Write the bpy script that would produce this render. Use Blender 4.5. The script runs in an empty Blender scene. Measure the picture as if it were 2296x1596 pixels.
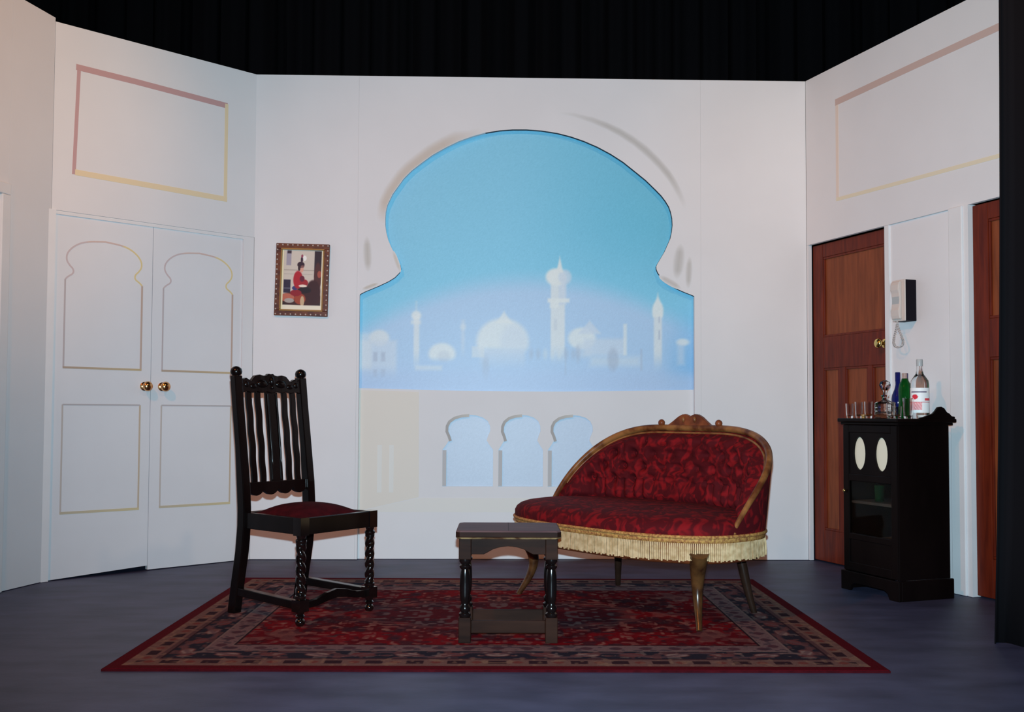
import bpy, bmesh, math, random
import numpy as np
from mathutils import Vector, Matrix

# ------------------------------------------------------------------ camera, world, lights, exposure
scene = bpy.context.scene
COL = scene.collection
R = math.radians
cam_d = bpy.data.cameras.new('camera')
cam_d.sensor_fit = 'HORIZONTAL'; cam_d.sensor_width = 36.0; cam_d.lens = 36.0 * 2232 / 2296
cam_d.shift_y = 44 / 2296
cam = bpy.data.objects.new('camera', cam_d); COL.objects.link(cam)
cam.location = (0, 0, 0.92); cam.rotation_euler = (R(90 + 2.2), R(-0.25), 0)
scene.camera = cam

world = bpy.data.worlds.new('dark_theatre'); scene.world = world; world.use_nodes = True
world.node_tree.nodes['Background'].inputs[0].default_value = (0.30, 0.27, 0.30, 1)
world.node_tree.nodes['Background'].inputs[1].default_value = 0.0

vs = scene.view_settings
vs.view_transform = 'Standard'; vs.look = 'None'; vs.gamma = 1.0; vs.use_curve_mapping = False
vs.exposure = 0.0

def spot(name, loc, aim, power, colour, size, blend, radius):
    l = bpy.data.lights.new(name, 'SPOT'); l.energy = power; l.color = colour
    l.spot_size = R(size); l.spot_blend = blend; l.shadow_soft_size = radius
    o = bpy.data.objects.new(name, l); COL.objects.link(o); o.location = loc
    o.rotation_euler = (Vector(aim) - Vector(loc)).to_track_quat('-Z', 'Y').to_euler()
    return o
# the photographer's flash, mounted just above the lens
spot('camera_flash_offscreen', (0.0, 0.03, 1.015), (0.60, 6.3, 1.80), 1010, (0.61, 0.86, 1.0), 96, 0.95, 0.012)
# warm lanterns on the front-of-house bar, high above the stage
spot('stage_lantern_left_offscreen', (-2.2, 1.2, 4.3), (0.3, 5.6, 0.3), 310, (1.0, 0.28, 0.06), 74, 0.8, 0.10)
spot('stage_lantern_right_offscreen', (2.0, 1.2, 4.3), (0.0, 6.3, 2.3), 150, (1.0, 0.66, 0.42), 66, 0.9, 0.10)
spot('stage_lantern_left_wall_offscreen', (0.6, 1.6, 4.4), (-3.1, 4.7, 2.9), 454, (1.0, 0.51, 0.23), 44, 0.9, 0.10)
spot('stage_lantern_right_wall_offscreen', (-0.4, 1.6, 4.4), (2.4, 5.3, 2.6), 170, (1.0, 0.42, 0.08), 48, 0.9, 0.10)

# ------------------------------------------------------------------ helpers
def lin(c):
    c = np.asarray(c, float) / 255.0
    return np.where(c <= 0.04045, c / 12.92, ((c + 0.055) / 1.055) ** 2.4)
WHITE_REF = lin((187, 185, 191)) / 0.775
def paint(r, g, b):
    """albedo of a paint that photographs as (r,g,b) where the white flats photograph as WHITE_REF"""
    return tuple(np.clip(lin((r, g, b)) / WHITE_REF, 0.0, 0.95))
def paint_arr(a):
    return np.clip(lin(a) / WHITE_REF, 0.0, 0.95)

MATS = {}
def mat(name, colour=(0.8, 0.8, 0.8), rough=0.6, metal=0.0, spec=0.5, trans=0.0, ior=1.45, coat=0.0, sheen=0.0,
        noise=0.0, nscale=20.0, bump=0.0, bscale=60.0, stretch=(1, 1, 1), attr=False, colour2=None, lo=0.35, hi=0.65):
    m = bpy.data.materials.new(name); m.use_nodes = True; MATS[name] = m
    nt = m.node_tree; N = nt.nodes; L = nt.links; b = N['Principled BSDF']
    b.inputs['Base Color'].default_value = (*colour, 1); b.inputs['Roughness'].default_value = rough
    b.inputs['Metallic'].default_value = metal; b.inputs['Specular IOR Level'].default_value = spec
    b.inputs['Transmission Weight'].default_value = trans; b.inputs['IOR'].default_value = ior
    b.inputs['Coat Weight'].default_value = coat; b.inputs['Coat Roughness'].default_value = 0.12
    if sheen:
        b.inputs['Sheen Weight'].default_value = sheen; b.inputs['Sheen Roughness'].default_value = 0.35
        b.inputs['Sheen Tint'].default_value = (1.0, 0.25, 0.25, 1)
    if attr:
        a = N.new('ShaderNodeVertexColor'); a.layer_name = 'Col'; L.new(a.outputs['Color'], b.inputs['Base Color'])
    tc = N.new('ShaderNodeTexCoord'); mp = N.new('ShaderNodeMapping'); mp.inputs['Scale'].default_value = stretch
    L.new(tc.outputs['Object'], mp.inputs['Vector'])
    if noise or colour2 is not None:
        n = N.new('ShaderNodeTexNoise'); n.inputs['Scale'].default_value = nscale; n.inputs['Detail'].default_value = 5
        L.new(mp.outputs['Vector'], n.inputs['Vector'])
        cr = N.new('ShaderNodeValToRGB')
        c2 = colour2 if colour2 is not None else tuple(x * (1 - noise) for x in colour)
        cr.color_ramp.elements[0].position = lo; cr.color_ramp.elements[1].position = hi
        cr.color_ramp.elements[0].color = (*c2, 1); cr.color_ramp.elements[1].color = (*colour, 1)
        L.new(n.outputs['Fac'], cr.inputs['Fac']); L.new(cr.outputs['Color'], b.inputs['Base Color'])
    if bump:
        n2 = N.new('ShaderNodeTexNoise'); n2.inputs['Scale'].default_value = bscale; n2.inputs['Detail'].default_value = 4
        L.new(mp.outputs['Vector'], n2.inputs['Vector'])
        bp = N.new('ShaderNodeBump'); bp.inputs['Strength'].default_value = bump; bp.inputs['Distance'].default_value = 0.004
        L.new(n2.outputs['Fac'], bp.inputs['Height']); L.new(bp.outputs['Normal'], b.inputs['Normal'])
    return m

mat('white_paint', (0.78, 0.775, 0.79), 0.75, noise=0.035, nscale=2.2, bump=0.06, bscale=40, spec=0.25)
mat('door_white', (0.76, 0.765, 0.79), 0.65, noise=0.03, nscale=3, bump=0.04, bscale=30, spec=0.3)
mat('casing_white', (0.78, 0.78, 0.79), 0.6, noise=0.04, nscale=5, spec=0.3)
mat('casing_inner', (0.78, 0.78, 0.79), 0.6, noise=0.04, nscale=5, spec=0.3)
mat('cut_edge', (0.035, 0.04, 0.055), 0.8)
mat('floor_paint', (0.072, 0.080, 0.150), 0.5, colour2=(0.036, 0.041, 0.082), nscale=3.5, bump=0.10, bscale=45, stretch=(1, 2.2, 1), lo=0.3, hi=0.72, spec=0.33)
mat('mural', attr=True, rough=0.42, spec=0.5)
mat('painted_line', attr=True, rough=0.75, spec=0.2)
mat('rug', attr=True, rough=0.95, spec=0.05, bump=0.5, bscale=260)
mat('print', attr=True, rough=0.45, spec=0.4)
mat('label_print', attr=True, rough=0.5, spec=0.4)
mat('oak_dark', (0.0065, 0.0036, 0.0034), 0.20, noise=0.5, nscale=9, stretch=(1, 1, 0.25), spec=0.35)
mat('oak_turned', (0.0065, 0.0036, 0.0034), 0.11, noise=0.4, nscale=9, spec=0.7, coat=0.6)
mat('seat_red', (0.058, 0.0036, 0.0065), 0.9, spec=0.08, colour2=(0.034, 0.0024, 0.0046), nscale=28, bump=0.25, bscale=180)
mat('stool_wood', (0.034, 0.014, 0.009), 0.5, spec=0.06, colour2=(0.015, 0.0065, 0.005), nscale=6, stretch=(0.5, 3, 3))
mat('stool_top', (0.135, 0.078, 0.078), 0.5, spec=0.15, colour2=(0.085, 0.048, 0.053), nscale=7, stretch=(0.6, 4, 4))
mat('stool_turned', (0.008, 0.005, 0.005), 0.16, spec=0.5, noise=0.4, nscale=8)
mat('worn_edge', (0.42, 0.26, 0.12), 0.45, colour2=(0.12, 0.05, 0.025), nscale=22, lo=0.4, hi=0.6)
mat('rail_gilt', (0.29, 0.115, 0.034), 0.36, spec=0.3, colour2=(0.10, 0.026, 0.009), nscale=13, lo=0.38, hi=0.62)
mat('crest_wood', (0.22, 0.055, 0.018), 0.36, spec=0.3, colour2=(0.10, 0.023, 0.009), nscale=16)
mat('leg_gilt', (0.120, 0.050, 0.016), 0.24, spec=0.6, colour2=(0.035, 0.012, 0.005), nscale=14)
mat('leg_dark', (0.030, 0.014, 0.009), 0.30, spec=0.3, noise=0.5, nscale=12)
mat('braid', (0.58, 0.30, 0.085), 0.65, spec=0.15, colour2=(0.26, 0.088, 0.035), nscale=90, bump=0.4, bscale=200)
mat('fringe', (0.66, 0.46, 0.26), 0.8, spec=0.1, colour2=(0.46, 0.29, 0.14), nscale=40)
mat('brass', (0.80, 0.42, 0.18), 0.20, metal=1.0)
mat('brass_yellow', (0.80, 0.58, 0.20), 0.20, metal=1.0)
mat('cabinet_wood', (0.0060, 0.0032, 0.0030), 0.40, noise=0.5, nscale=7, stretch=(1, 1, 0.25), spec=0.12)
mat('cabinet_inside', (0.13, 0.085, 0.060), 0.6, noise=0.3, nscale=6)
mat('mirror', (0.92, 0.90, 0.84), 0.03, metal=1.0)
mat('oval_reflection', (0.93, 0.86, 0.66), 0.3, coat=0.3)  # cream base colour stands in for the bright reflection in oval mirrors
mat('glass', (0.97, 0.98, 0.98), 0.02, trans=1.0, ior=1.45)
mat('pane_glass', (0.9, 0.93, 0.92), 0.02, trans=1.0, ior=1.1)
mat('green_glass', (0.008, 0.16, 0.026), 0.04, trans=0.8, ior=1.3)
mat('blue_glass', (0.012, 0.018, 0.16), 0.06, trans=0.5, ior=1.3)
mat('amber', (0.35, 0.09, 0.02), 0.1, trans=0.7, ior=1.33)
mat('white_china', (0.85, 0.84, 0.80), 0.15, coat=0.5)
mat('black_cloth', (0.0075, 0.0065, 0.0078), 0.95, spec=0.05)
mat('phone_cream', (0.66, 0.58, 0.53), 0.4)
mat('phone_grey', (0.44, 0.46, 0.46), 0.4)
mat('phone_black', (0.006, 0.005, 0.009), 0.5, spec=0.12)
mat('cord_grey', (0.50, 0.46, 0.44), 0.5)
mat('frame_wood', (0.16, 0.045, 0.020), 0.4, colour2=(0.07, 0.02, 0.018), nscale=30)
mat('frame_gold', (0.34, 0.18, 0.055), 0.4, metal=0.2)
mat('frame_bead', (0.55, 0.42, 0.36), 0.3)
mat('paper_cream', (0.78, 0.74, 0.62), 0.6)

def wood(name, c1, c2, rough=0.4, coat=0.0):
    m = bpy.data.materials.new(name); m.use_nodes = True; MATS[name] = m
    nt = m.node_tree; N = nt.nodes; L = nt.links; b = N['Principled BSDF']
    tc = N.new('ShaderNodeTexCoord'); mp = N.new('ShaderNodeMapping'); mp.inputs['Scale'].default_value = (9, 9, 0.9)
    n = N.new('ShaderNodeTexNoise'); n.inputs['Scale'].default_value = 4; n.inputs['Detail'].default_value = 6
    n.inputs['Distortion'].default_value = 0.6
    cr = N.new('ShaderNodeValToRGB'); cr.color_ramp.elements[0].position = 0.32; cr.color_ramp.elements[1].position = 0.7
    cr.color_ramp.elements[0].color = (*c2, 1); cr.color_ramp.elements[1].color = (*c1, 1)
    L.new(tc.outputs['Object'], mp.inputs['Vector']); L.new(mp.outputs['Vector'], n.inputs['Vector'])
    L.new(n.outputs['Fac'], cr.inputs['Fac']); L.new(cr.outputs['Color'], b.inputs['Base Color'])
    b.inputs['Roughness'].default_value = rough; b.inputs['Coat Weight'].default_value = coat; b.inputs['Specular IOR Level'].default_value = 0.22
    return m
wood('door_frame_wood', (0.165, 0.021, 0.006), (0.085, 0.010, 0.004))
wood('door_panel_wood', (0.260, 0.066, 0.022), (0.165, 0.040, 0.014), 0.45)

def damask(name):
    m = bpy.data.materials.new(name); m.use_nodes = True; MATS[name] = m
    nt = m.node_tree; N = nt.nodes; L = nt.links; b = N['Principled BSDF']
    tc = N.new('ShaderNodeTexCoord'); mp = N.new('ShaderNodeMapping'); mp.inputs['Scale'].default_value = (1, 1, 0.8)
    L.new(tc.outputs['Object'], mp.inputs['Vector'])
    n = N.new('ShaderNodeTexNoise'); n.inputs['Scale'].default_value = 13; n.inputs['Detail'].default_value = 1.0; n.inputs['Distortion'].default_value = 2.2
    L.new(mp.outputs['Vector'], n.inputs['Vector'])
    cr = N.new('ShaderNodeValToRGB'); e = cr.color_ramp.elements
    e[0].position = 0.47; e[0].color = (0.072, 0.0026, 0.0050, 1); e[1].position = 0.64; e[1].color = (0.205, 0.0048, 0.0075, 1)
    L.new(n.outputs['Fac'], cr.inputs['Fac']); L.new(cr.outputs['Color'], b.inputs['Base Color'])
    b.inputs['Roughness'].default_value = 0.85; b.inputs['Specular IOR Level'].default_value = 0.15
    b.inputs['Sheen Weight'].default_value = 0.0; b.inputs['Sheen Tint'].default_value = (1, 0.15, 0.15, 1)
damask('damask')

class MB:
    """collects geometry for ONE mesh object"""
    def __init__(s): s.v = []; s.f = []; s.m = []; s.c = None
    def add(s, verts, faces, mi=0):
        o = len(s.v); s.v += [tuple(map(float, p)) for p in verts]
        s.f += [tuple(i + o for i in f) for f in faces]; s.m += [mi] * len(faces); return s
    def box(s, x0, x1, y0, y1, z0, z1, mi=0):
        return s.add([(x0,y0,z0),(x1,y0,z0),(x1,y1,z0),(x0,y1,z0),(x0,y0,z1),(x1,y0,z1),(x1,y1,z1),(x0,y1,z1)],
                     [(0,3,2,1),(4,5,6,7),(0,1,5,4),(1,2,6,5),(2,3,7,6),(3,0,4,7)], mi)
    def plate(s, outer, holes=(), y0=0.0, y1=0.02, mi=0, edge=None, axis='y'):
        """flat board in the x-z plane, cut to an outline, with holes, from y0 (front) to y1 (back)"""
        bm = bmesh.new(); loops = [list(outer)] + [list(h) for h in holes]; ids = []; edges = []
        for lp in loops:
            vs_ = [bm.verts.new((p[0], 0, p[1])) for p in lp]
            edges += [bm.edges.new((vs_[i], vs_[(i + 1) % len(vs_)])) for i in range(len(vs_))]; ids.append(vs_)
        bmesh.ops.triangle_fill(bm, use_beauty=True, edges=edges, normal=(0, -1, 0))
        bm.verts.index_update(); n = len(bm.verts)
        vv = [v.co.copy() for v in bm.verts]; tri = [[v.index for v in f.verts] for f in bm.faces]
        for t in tri:
            a, b_, c = (vv[i] for i in t)
            if (b_ - a).cross(c - a).y > 0: t.reverse()
        li = [[v.index for v in l] for l in ids]; bm.free()
        V = [(p.x, y0, p.z) for p in vv] + [(p.x, y1, p.z) for p in vv]
        F = [tuple(t) for t in tri] + [tuple(i + n for i in reversed(t)) for t in tri]
        s_edge = []
        for k, l in enumerate(li):
            pts = loops[k]; area = sum(pts[i][0] * pts[(i+1) % len(pts)][1] - pts[(i+1) % len(pts)][0] * pts[i][1] for i in range(len(pts)))
            ccw = area > 0
            if k > 0: ccw = not ccw
            for i in range(len(l)):
                a, b_ = l[i], l[(i + 1) % len(l)]
                s_edge.append((a, a + n, b_ + n, b_) if ccw else (a, b_, b_ + n, a + n))
        if axis == 'x': V = [(p[1], p[0], p[2]) for p in V]; F = [tuple(reversed(f)) for f in F]; s_edge = [tuple(reversed(f)) for f in s_edge]
        if axis == 'z': V = [(p[0], p[2], p[1]) for p in V]; F = [tuple(reversed(f)) for f in F]; s_edge = [tuple(reversed(f)) for f in s_edge]
        s.add(V, F, mi); o = len(s.v) - 2 * n
        for f in s_edge:
            s.f.append(tuple(i + o for i in f)); cx = sum(V[i][0] for i in f) / 4; cz = sum(V[i][2] for i in f) / 4
            s.m.append(mi if edge is None else edge(cx, cz))
        return s
    def lathe(s, prof, seg=20, c=(0, 0, 0), mi=0, cap=True, sq=0.0):
        V = []; F = []
        for r, z in prof:
            for k in range(seg):
                a = 2 * math.pi * k / seg; rr = r
                if sq: rr = r / max(abs(math.cos(a)), abs(math.sin(a))) ** sq
                V.append((c[0] + rr * math.cos(a), c[1] + rr * math.sin(a), c[2] + z))
        for j in range(len(prof) - 1):
            for k in range(seg):
                k2 = (k + 1) % seg; F.append((j*seg+k, j*seg+k2, (j+1)*seg+k2, (j+1)*seg+k))
        if cap:
            F.append(tuple(reversed(range(seg)))); F.append(tuple(range((len(prof)-1)*seg, len(prof)*seg)))
        return s.add(V, F, mi)
    def twist(s, z0, z1, r, turns, c=(0, 0), hand=1, seg=20, rings=80):
        V = []; F = []
        for j in range(rings + 1):
            t = j / rings; z = z0 + (z1 - z0) * t; fade = min(1, 12 * t, 12 * (1 - t))
            for k in range(seg):
                a = 2 * math.pi * k / seg; lob = abs(math.cos(a - hand * math.pi * turns * t))
                rr = r * (1 - 0.42 * fade * (1 - lob ** 0.8))
                V.append((c[0] + rr * math.cos(a), c[1] + rr * math.sin(a), z))
        for j in range(rings):
            for k in range(seg):
                k2 = (k + 1) % seg; F.append((j*seg+k, j*seg+k2, (j+1)*seg+k2, (j+1)*seg+k))
        F.append(tuple(reversed(range(seg)))); F.append(tuple(range(rings*seg, (rings+1)*seg)))
        return s.add(V, F)
    def tube(s, path, rad, seg=10, mi=0, flat=1.0, closed=False, up=None):
        P = [Vector(p) for p in path]; n = len(P); V = []; F = []
        rad = rad if hasattr(rad, '__len__') else [rad] * n
        T = [(P[min(i+1, n-1)] - P[max(i-1, 0)]).normalized() for i in range(n)]
        if closed: T = [(P[(i+1) % n] - P[i-1]).normalized() for i in range(n)]
        ref = Vector(up) if up else (Vector((0, 0, 1)) if abs(T[0].z) < 0.9 else Vector((1, 0, 0)))
        nx = T[0].cross(ref).normalized()
        for i in range(n):
            if up: nx = T[i].cross(ref).normalized()
            else: nx = (nx - T[i] * nx.dot(T[i])).normalized()
            ny = T[i].cross(nx)
            for k in range(seg):
                a = 2 * math.pi * (k + 0.5) / seg
                V.append(P[i] + nx * math.cos(a) * rad[i] * flat + ny * math.sin(a) * rad[i])
        for j in range(n if closed else n - 1):
            j2 = (j + 1) % n
            for k in range(seg):
                k2 = (k + 1) % seg; F.append((j*seg+k, j*seg+k2, j2*seg+k2, j2*seg+k))
        if not closed: F.append(tuple(reversed(range(seg)))); F.append(tuple(range((n-1)*seg, n*seg)))
        return s.add(V, F, mi)
    def sphere(s, c, r, seg=12, rings=8, sc=(1, 1, 1), mi=0):
        prof = [(r * math.sin(math.pi * j / rings), -r * math.cos(math.pi * j / rings)) for j in range(rings + 1)]
        prof[0] = (r * 0.02, -r); prof[-1] = (r * 0.02, r)
        o = len(s.v); s.lathe(prof, seg, (0, 0, 0), mi)
        s.v[o:] = [(c[0] + x * sc[0], c[1] + y * sc[1], c[2] + z * sc[2]) for x, y, z in s.v[o:]]
        return s
    def grid(s, fn, nu, nv, mi=0, close_u=False):
        V = [fn(i / nu, j / nv) for j in range(nv + 1) for i in range(nu + (0 if close_u else 1))]
        w = nu if close_u else nu + 1
        F = [(j*w+i, j*w+(i+1) % w, (j+1)*w+(i+1) % w, (j+1)*w+i) for j in range(nv) for i in range(nu)]
        return s.add(V, F, mi)
    def build(s, name, mats, parent=None, smooth=None, bevel=0.0, label=None, kind=None, cols=None):
        me = bpy.data.meshes.new(name); me.from_pydata(s.v, [], s.f)
        for m in (mats if isinstance(mats, (list, tuple)) else [mats]): me.materials.append(MATS[m])
        if len(set(s.m)) > 1: me.polygons.foreach_set('material_index', s.m)
        if smooth is not None:
            me.polygons.foreach_set('use_smooth', [True] * len(me.polygons)); me.set_sharp_from_angle(angle=R(smooth))
        if cols is not None:
            a = me.color_attributes.new('Col', 'FLOAT_COLOR', 'POINT')
            c4 = np.ones((len(s.v), 4), np.float32); c4[:, :3] = cols; a.data.foreach_set('color', c4.ravel())
        me.update()
        o = bpy.data.objects.new(name, me); COL.objects.link(o); o.parent = parent
        if bevel:
            b = o.modifiers.new('bevel', 'BEVEL'); b.width = bevel; b.segments = 2; b.limit_method = 'ANGLE'
        if label: o['label'] = label
        if kind: o['kind'] = kind
        return o

def tag(o, label=None, cat=None, group=None, kind=None):
    for k, v in (('label', label), ('category', cat), ('group', group), ('kind', kind)):
        if v: o[k] = v
    return o
def thing(name, loc=(0, 0, 0), rz=0.0, label=None, cat=None, group=None, kind=None):
    o = bpy.data.objects.new(name, None); COL.objects.link(o); o.location = loc; o.rotation_euler = (0, 0, rz)
    o.empty_display_size = 0.1
    return tag(o, label, cat, group, kind)
def sstep(x, a, b):
    t = np.clip((x - a) / (b - a), 0, 1); return t * t * (3 - 2 * t)

# wall frames: local x runs along the wall, local y points away from the stage, z is up
class Frame:
    def __init__(s, a, b):
        s.o = Vector((a[0], a[1], 0)); d = Vector((b[0]-a[0], b[1]-a[1], 0)); s.len = d.length; s.d = d.normalized()
        s.n = Vector((-s.d.y, s.d.x, 0)); s.rz = math.atan2(s.d.y, s.d.x)
    def p(s, x, y, z): return s.o + s.d * x + s.n * y + Vector((0, 0, z))
LC, LJ, RC, RP = (-1.637, 6.27), (-2.53, 5.421), (1.886, 6.356), (2.341, 5.104)
LF = (-2.53 - 0.231 * 1.6, 5.421 - 0.973 * 1.6)
BACK, LEFT, RIGHT, FRONTL = Frame(LC, RC), Frame(LJ, LC), Frame(RC, RP), Frame(LF, LJ)
HT = 3.075

def struct(name, fr, label, cat, x=0, y=0, z=0):
    return thing(name, fr.p(x, y, z), fr.rz, label, cat, kind='structure')

def ribbon(pts, width, cols, y=-0.0014, closed=False, parent=None, name='painted_line'):
    """thin line of paint on a wall face, pts in (x, z); cols one colour or one per point"""
    n = len(pts); P = [Vector((p[0], p[1])) for p in pts]; V = []; C = []; F = []
    cols = [cols] * n if not isinstance(cols[0], (tuple, list)) else cols
    for i in range(n):
        a = P[i - 1] if (closed or i) else P[i]; b = P[(i + 1) % n] if (closed or i < n - 1) else P[i]
        t1 = (P[i] - a).normalized() if (P[i] - a).length else (b - P[i]).normalized()
        t2 = (b - P[i]).normalized() if (b - P[i]).length else t1
        n1, n2 = Vector((-t1.y, t1.x)), Vector((-t2.y, t2.x)); mdir = (n1 + n2).normalized(); k = width / 2 / max(0.4, mdir.dot(n1))
        for sgn in (1, -1):
            q = P[i] + mdir * k * sgn
            for yy in (y, 0.002): V.append((q.x, yy, q.y)); C.append(cols[i])
    for i in range(n if closed else n - 1):
        a, b = 4 * i, 4 * ((i + 1) % n)
        F += [(a, a+2, b+2, b), (a+1, a, b, b+1), (a+2, a+3, b+3, b+2)]
    m = MB().add(V, F)
    C = [tuple(0.95 * (0.82 * v + 0.18 * sum(c) / 3) for v in c) for c in C]
    return m.build(name, 'painted_line', parent, cols=np.array([paint(*c) for c in C]))

# ------------------------------------------------------------------ floor and black surround
m = MB(); m.box(-7, 7, -1, 10, -0.05, 0.0)
tag(m.build('floor', 'floor_paint'), 'blue grey painted stage floor', 'floor', kind='structure')

def curtain(name, x0, x1, y, z0, z1, label, folds, amp, flare=0.0):
    m = MB(); nx, nz = folds * 10, 10
    def fn(u, v):
        ph = u * folds * 2 * math.pi; z = z0 + (z1 - z0) * v
        return (x0 + (x1 - x0) * u - flare * (1 - v) ** 3 * (1 - u), y + amp * math.sin(ph) * (1 - 0.3 * v) + 0.3 * amp * math.sin(2.3 * ph + 1), z)
    m.grid(fn, nx, nz); o = m.build(name, 'black_cloth', smooth=80)
    so = o.modifiers.new('thick', 'SOLIDIFY'); so.thickness = 0.006
    return tag(o, label, 'curtain')
curtain('stage_curtain', -8, 8, 8.4, 0.0, 6.5, 'full black stage curtain hanging behind the white set', 60, 0.08)
curtain('leg_curtain', 2.02, 3.1, 4.05, 0.0, 4.6, 'narrow black masking curtain hanging in front of the half hidden brown door', 9, 0.045, 0.06)

# ------------------------------------------------------------------ back wall: three flats, the middle one cut to a keyhole arch
wb = struct('wall_back', BACK, 'white back wall of three tall stage flats with a keyhole arch', 'wall')
ARCH = [(0.673,1.675),(0.701,1.690),(0.79,1.728),(0.85,1.757),(0.889,1.782),(0.918,1.812),(0.928,1.839),(0.923,1.864),(0.91,1.887),(0.867,1.972),(0.845,2.022),(0.832,2.072),(0.826,2.115),(0.826,2.158),(0.828,2.2),(0.837,2.243),(0.87,2.315),(0.94,2.416),(0.99,2.468),(1.053,2.518),(1.125,2.572),(1.208,2.62),(1.29,2.661),(1.379,2.694),(1.46,2.717),(1.55,2.733),(1.635,2.740),(1.721,2.741),(1.82,2.735),(1.921,2.72),(2.01,2.698),(2.093,2.67),(2.18,2.633),(2.265,2.588),(2.345,2.537),(2.423,2.475),(2.49,2.421),(2.552,2.361),(2.59,2.322),(2.615,2.289),(2.638,2.252),(2.650,2.218),(2.659,2.175),(2.661,2.131),(2.656,2.087),(2.647,2.045),(2.609,1.959),(2.563,1.881),(2.556,1.865),(2.557,1.849),(2.566,1.826),(2.58,1.806),(2.61,1.777),(2.652,1.744),(2.695,1.72),(2.737,1.702),(2.789,1.682)]
m = MB(); m.box(0.0, 0.6515, 0, 0.025, 0.004, HT); m.build('flat_panel', 'white_paint', wb)
m = MB(); m.box(2.8425, BACK.len, 0, 0.025, 0.004, HT); m.build('flat_panel', 'white_paint', wb)
outer = [(0.652, 0.004), (0.668, 0.004), (0.668, 1.668)] + ARCH + [(2.800, 1.676), (2.800, 0.004), (2.842, 0.004), (2.842, HT), (0.652, HT)]
m = MB(); m.plate(outer, (), 0.0, 0.028, 0, edge=lambda x, z: 1 if (0.67 < x < 2.795 and 1.66 < z < 2.75 and not (x < 1.42 and z > 1.86)) else 0)
m.build('flat_panel', ['white_paint', 'cut_edge'], wb)

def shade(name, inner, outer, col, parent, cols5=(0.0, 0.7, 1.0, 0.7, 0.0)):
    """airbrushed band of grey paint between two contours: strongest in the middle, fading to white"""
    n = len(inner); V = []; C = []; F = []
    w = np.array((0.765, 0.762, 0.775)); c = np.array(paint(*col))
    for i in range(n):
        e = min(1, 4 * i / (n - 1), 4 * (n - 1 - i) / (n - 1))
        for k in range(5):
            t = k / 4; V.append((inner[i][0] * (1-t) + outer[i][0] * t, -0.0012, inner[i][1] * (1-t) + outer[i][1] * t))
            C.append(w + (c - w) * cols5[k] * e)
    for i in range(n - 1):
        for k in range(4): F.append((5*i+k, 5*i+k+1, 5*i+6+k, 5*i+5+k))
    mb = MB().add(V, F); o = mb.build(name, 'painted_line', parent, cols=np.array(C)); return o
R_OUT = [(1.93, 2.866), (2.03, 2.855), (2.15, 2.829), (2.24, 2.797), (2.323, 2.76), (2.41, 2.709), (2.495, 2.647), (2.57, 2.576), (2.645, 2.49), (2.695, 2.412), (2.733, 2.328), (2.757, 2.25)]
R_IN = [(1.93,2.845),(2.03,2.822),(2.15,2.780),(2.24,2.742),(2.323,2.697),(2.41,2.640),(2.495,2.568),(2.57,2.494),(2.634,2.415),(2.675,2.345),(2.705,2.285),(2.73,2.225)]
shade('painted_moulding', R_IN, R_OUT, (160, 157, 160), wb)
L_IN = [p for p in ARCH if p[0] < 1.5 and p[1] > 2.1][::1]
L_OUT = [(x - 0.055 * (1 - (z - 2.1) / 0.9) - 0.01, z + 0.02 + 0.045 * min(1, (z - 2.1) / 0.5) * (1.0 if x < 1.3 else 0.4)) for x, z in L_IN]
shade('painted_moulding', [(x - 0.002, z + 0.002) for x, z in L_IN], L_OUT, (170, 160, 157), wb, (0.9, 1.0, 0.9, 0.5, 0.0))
def blob(cx, cz, rx, rz, col, rot=0.0):
    a = []; b = []
    for i in range(13):
        t = -1 + 2 * i / 12; w = math.sqrt(max(0, 1 - t * t))
        for lst, sg in ((a, -1), (b, 1)):
            x, z = sg * rx * w, t * rz
            lst.append((cx + x * math.cos(rot) - z * math.sin(rot), cz + x * math.sin(rot) + z * math.cos(rot)))
    shade('painted_moulding', a, b, col, wb)
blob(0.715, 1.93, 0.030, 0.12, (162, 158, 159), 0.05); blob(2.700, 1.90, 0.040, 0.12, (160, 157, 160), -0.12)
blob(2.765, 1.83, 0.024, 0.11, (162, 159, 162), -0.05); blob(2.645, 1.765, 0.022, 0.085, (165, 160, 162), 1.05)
blob(0.90, 1.885, 0.014, 0.075, (172, 166, 164), 0.35); blob(0.735, 1.725, 0.014, 0.06, (165, 158, 155), -1.2)

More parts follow.
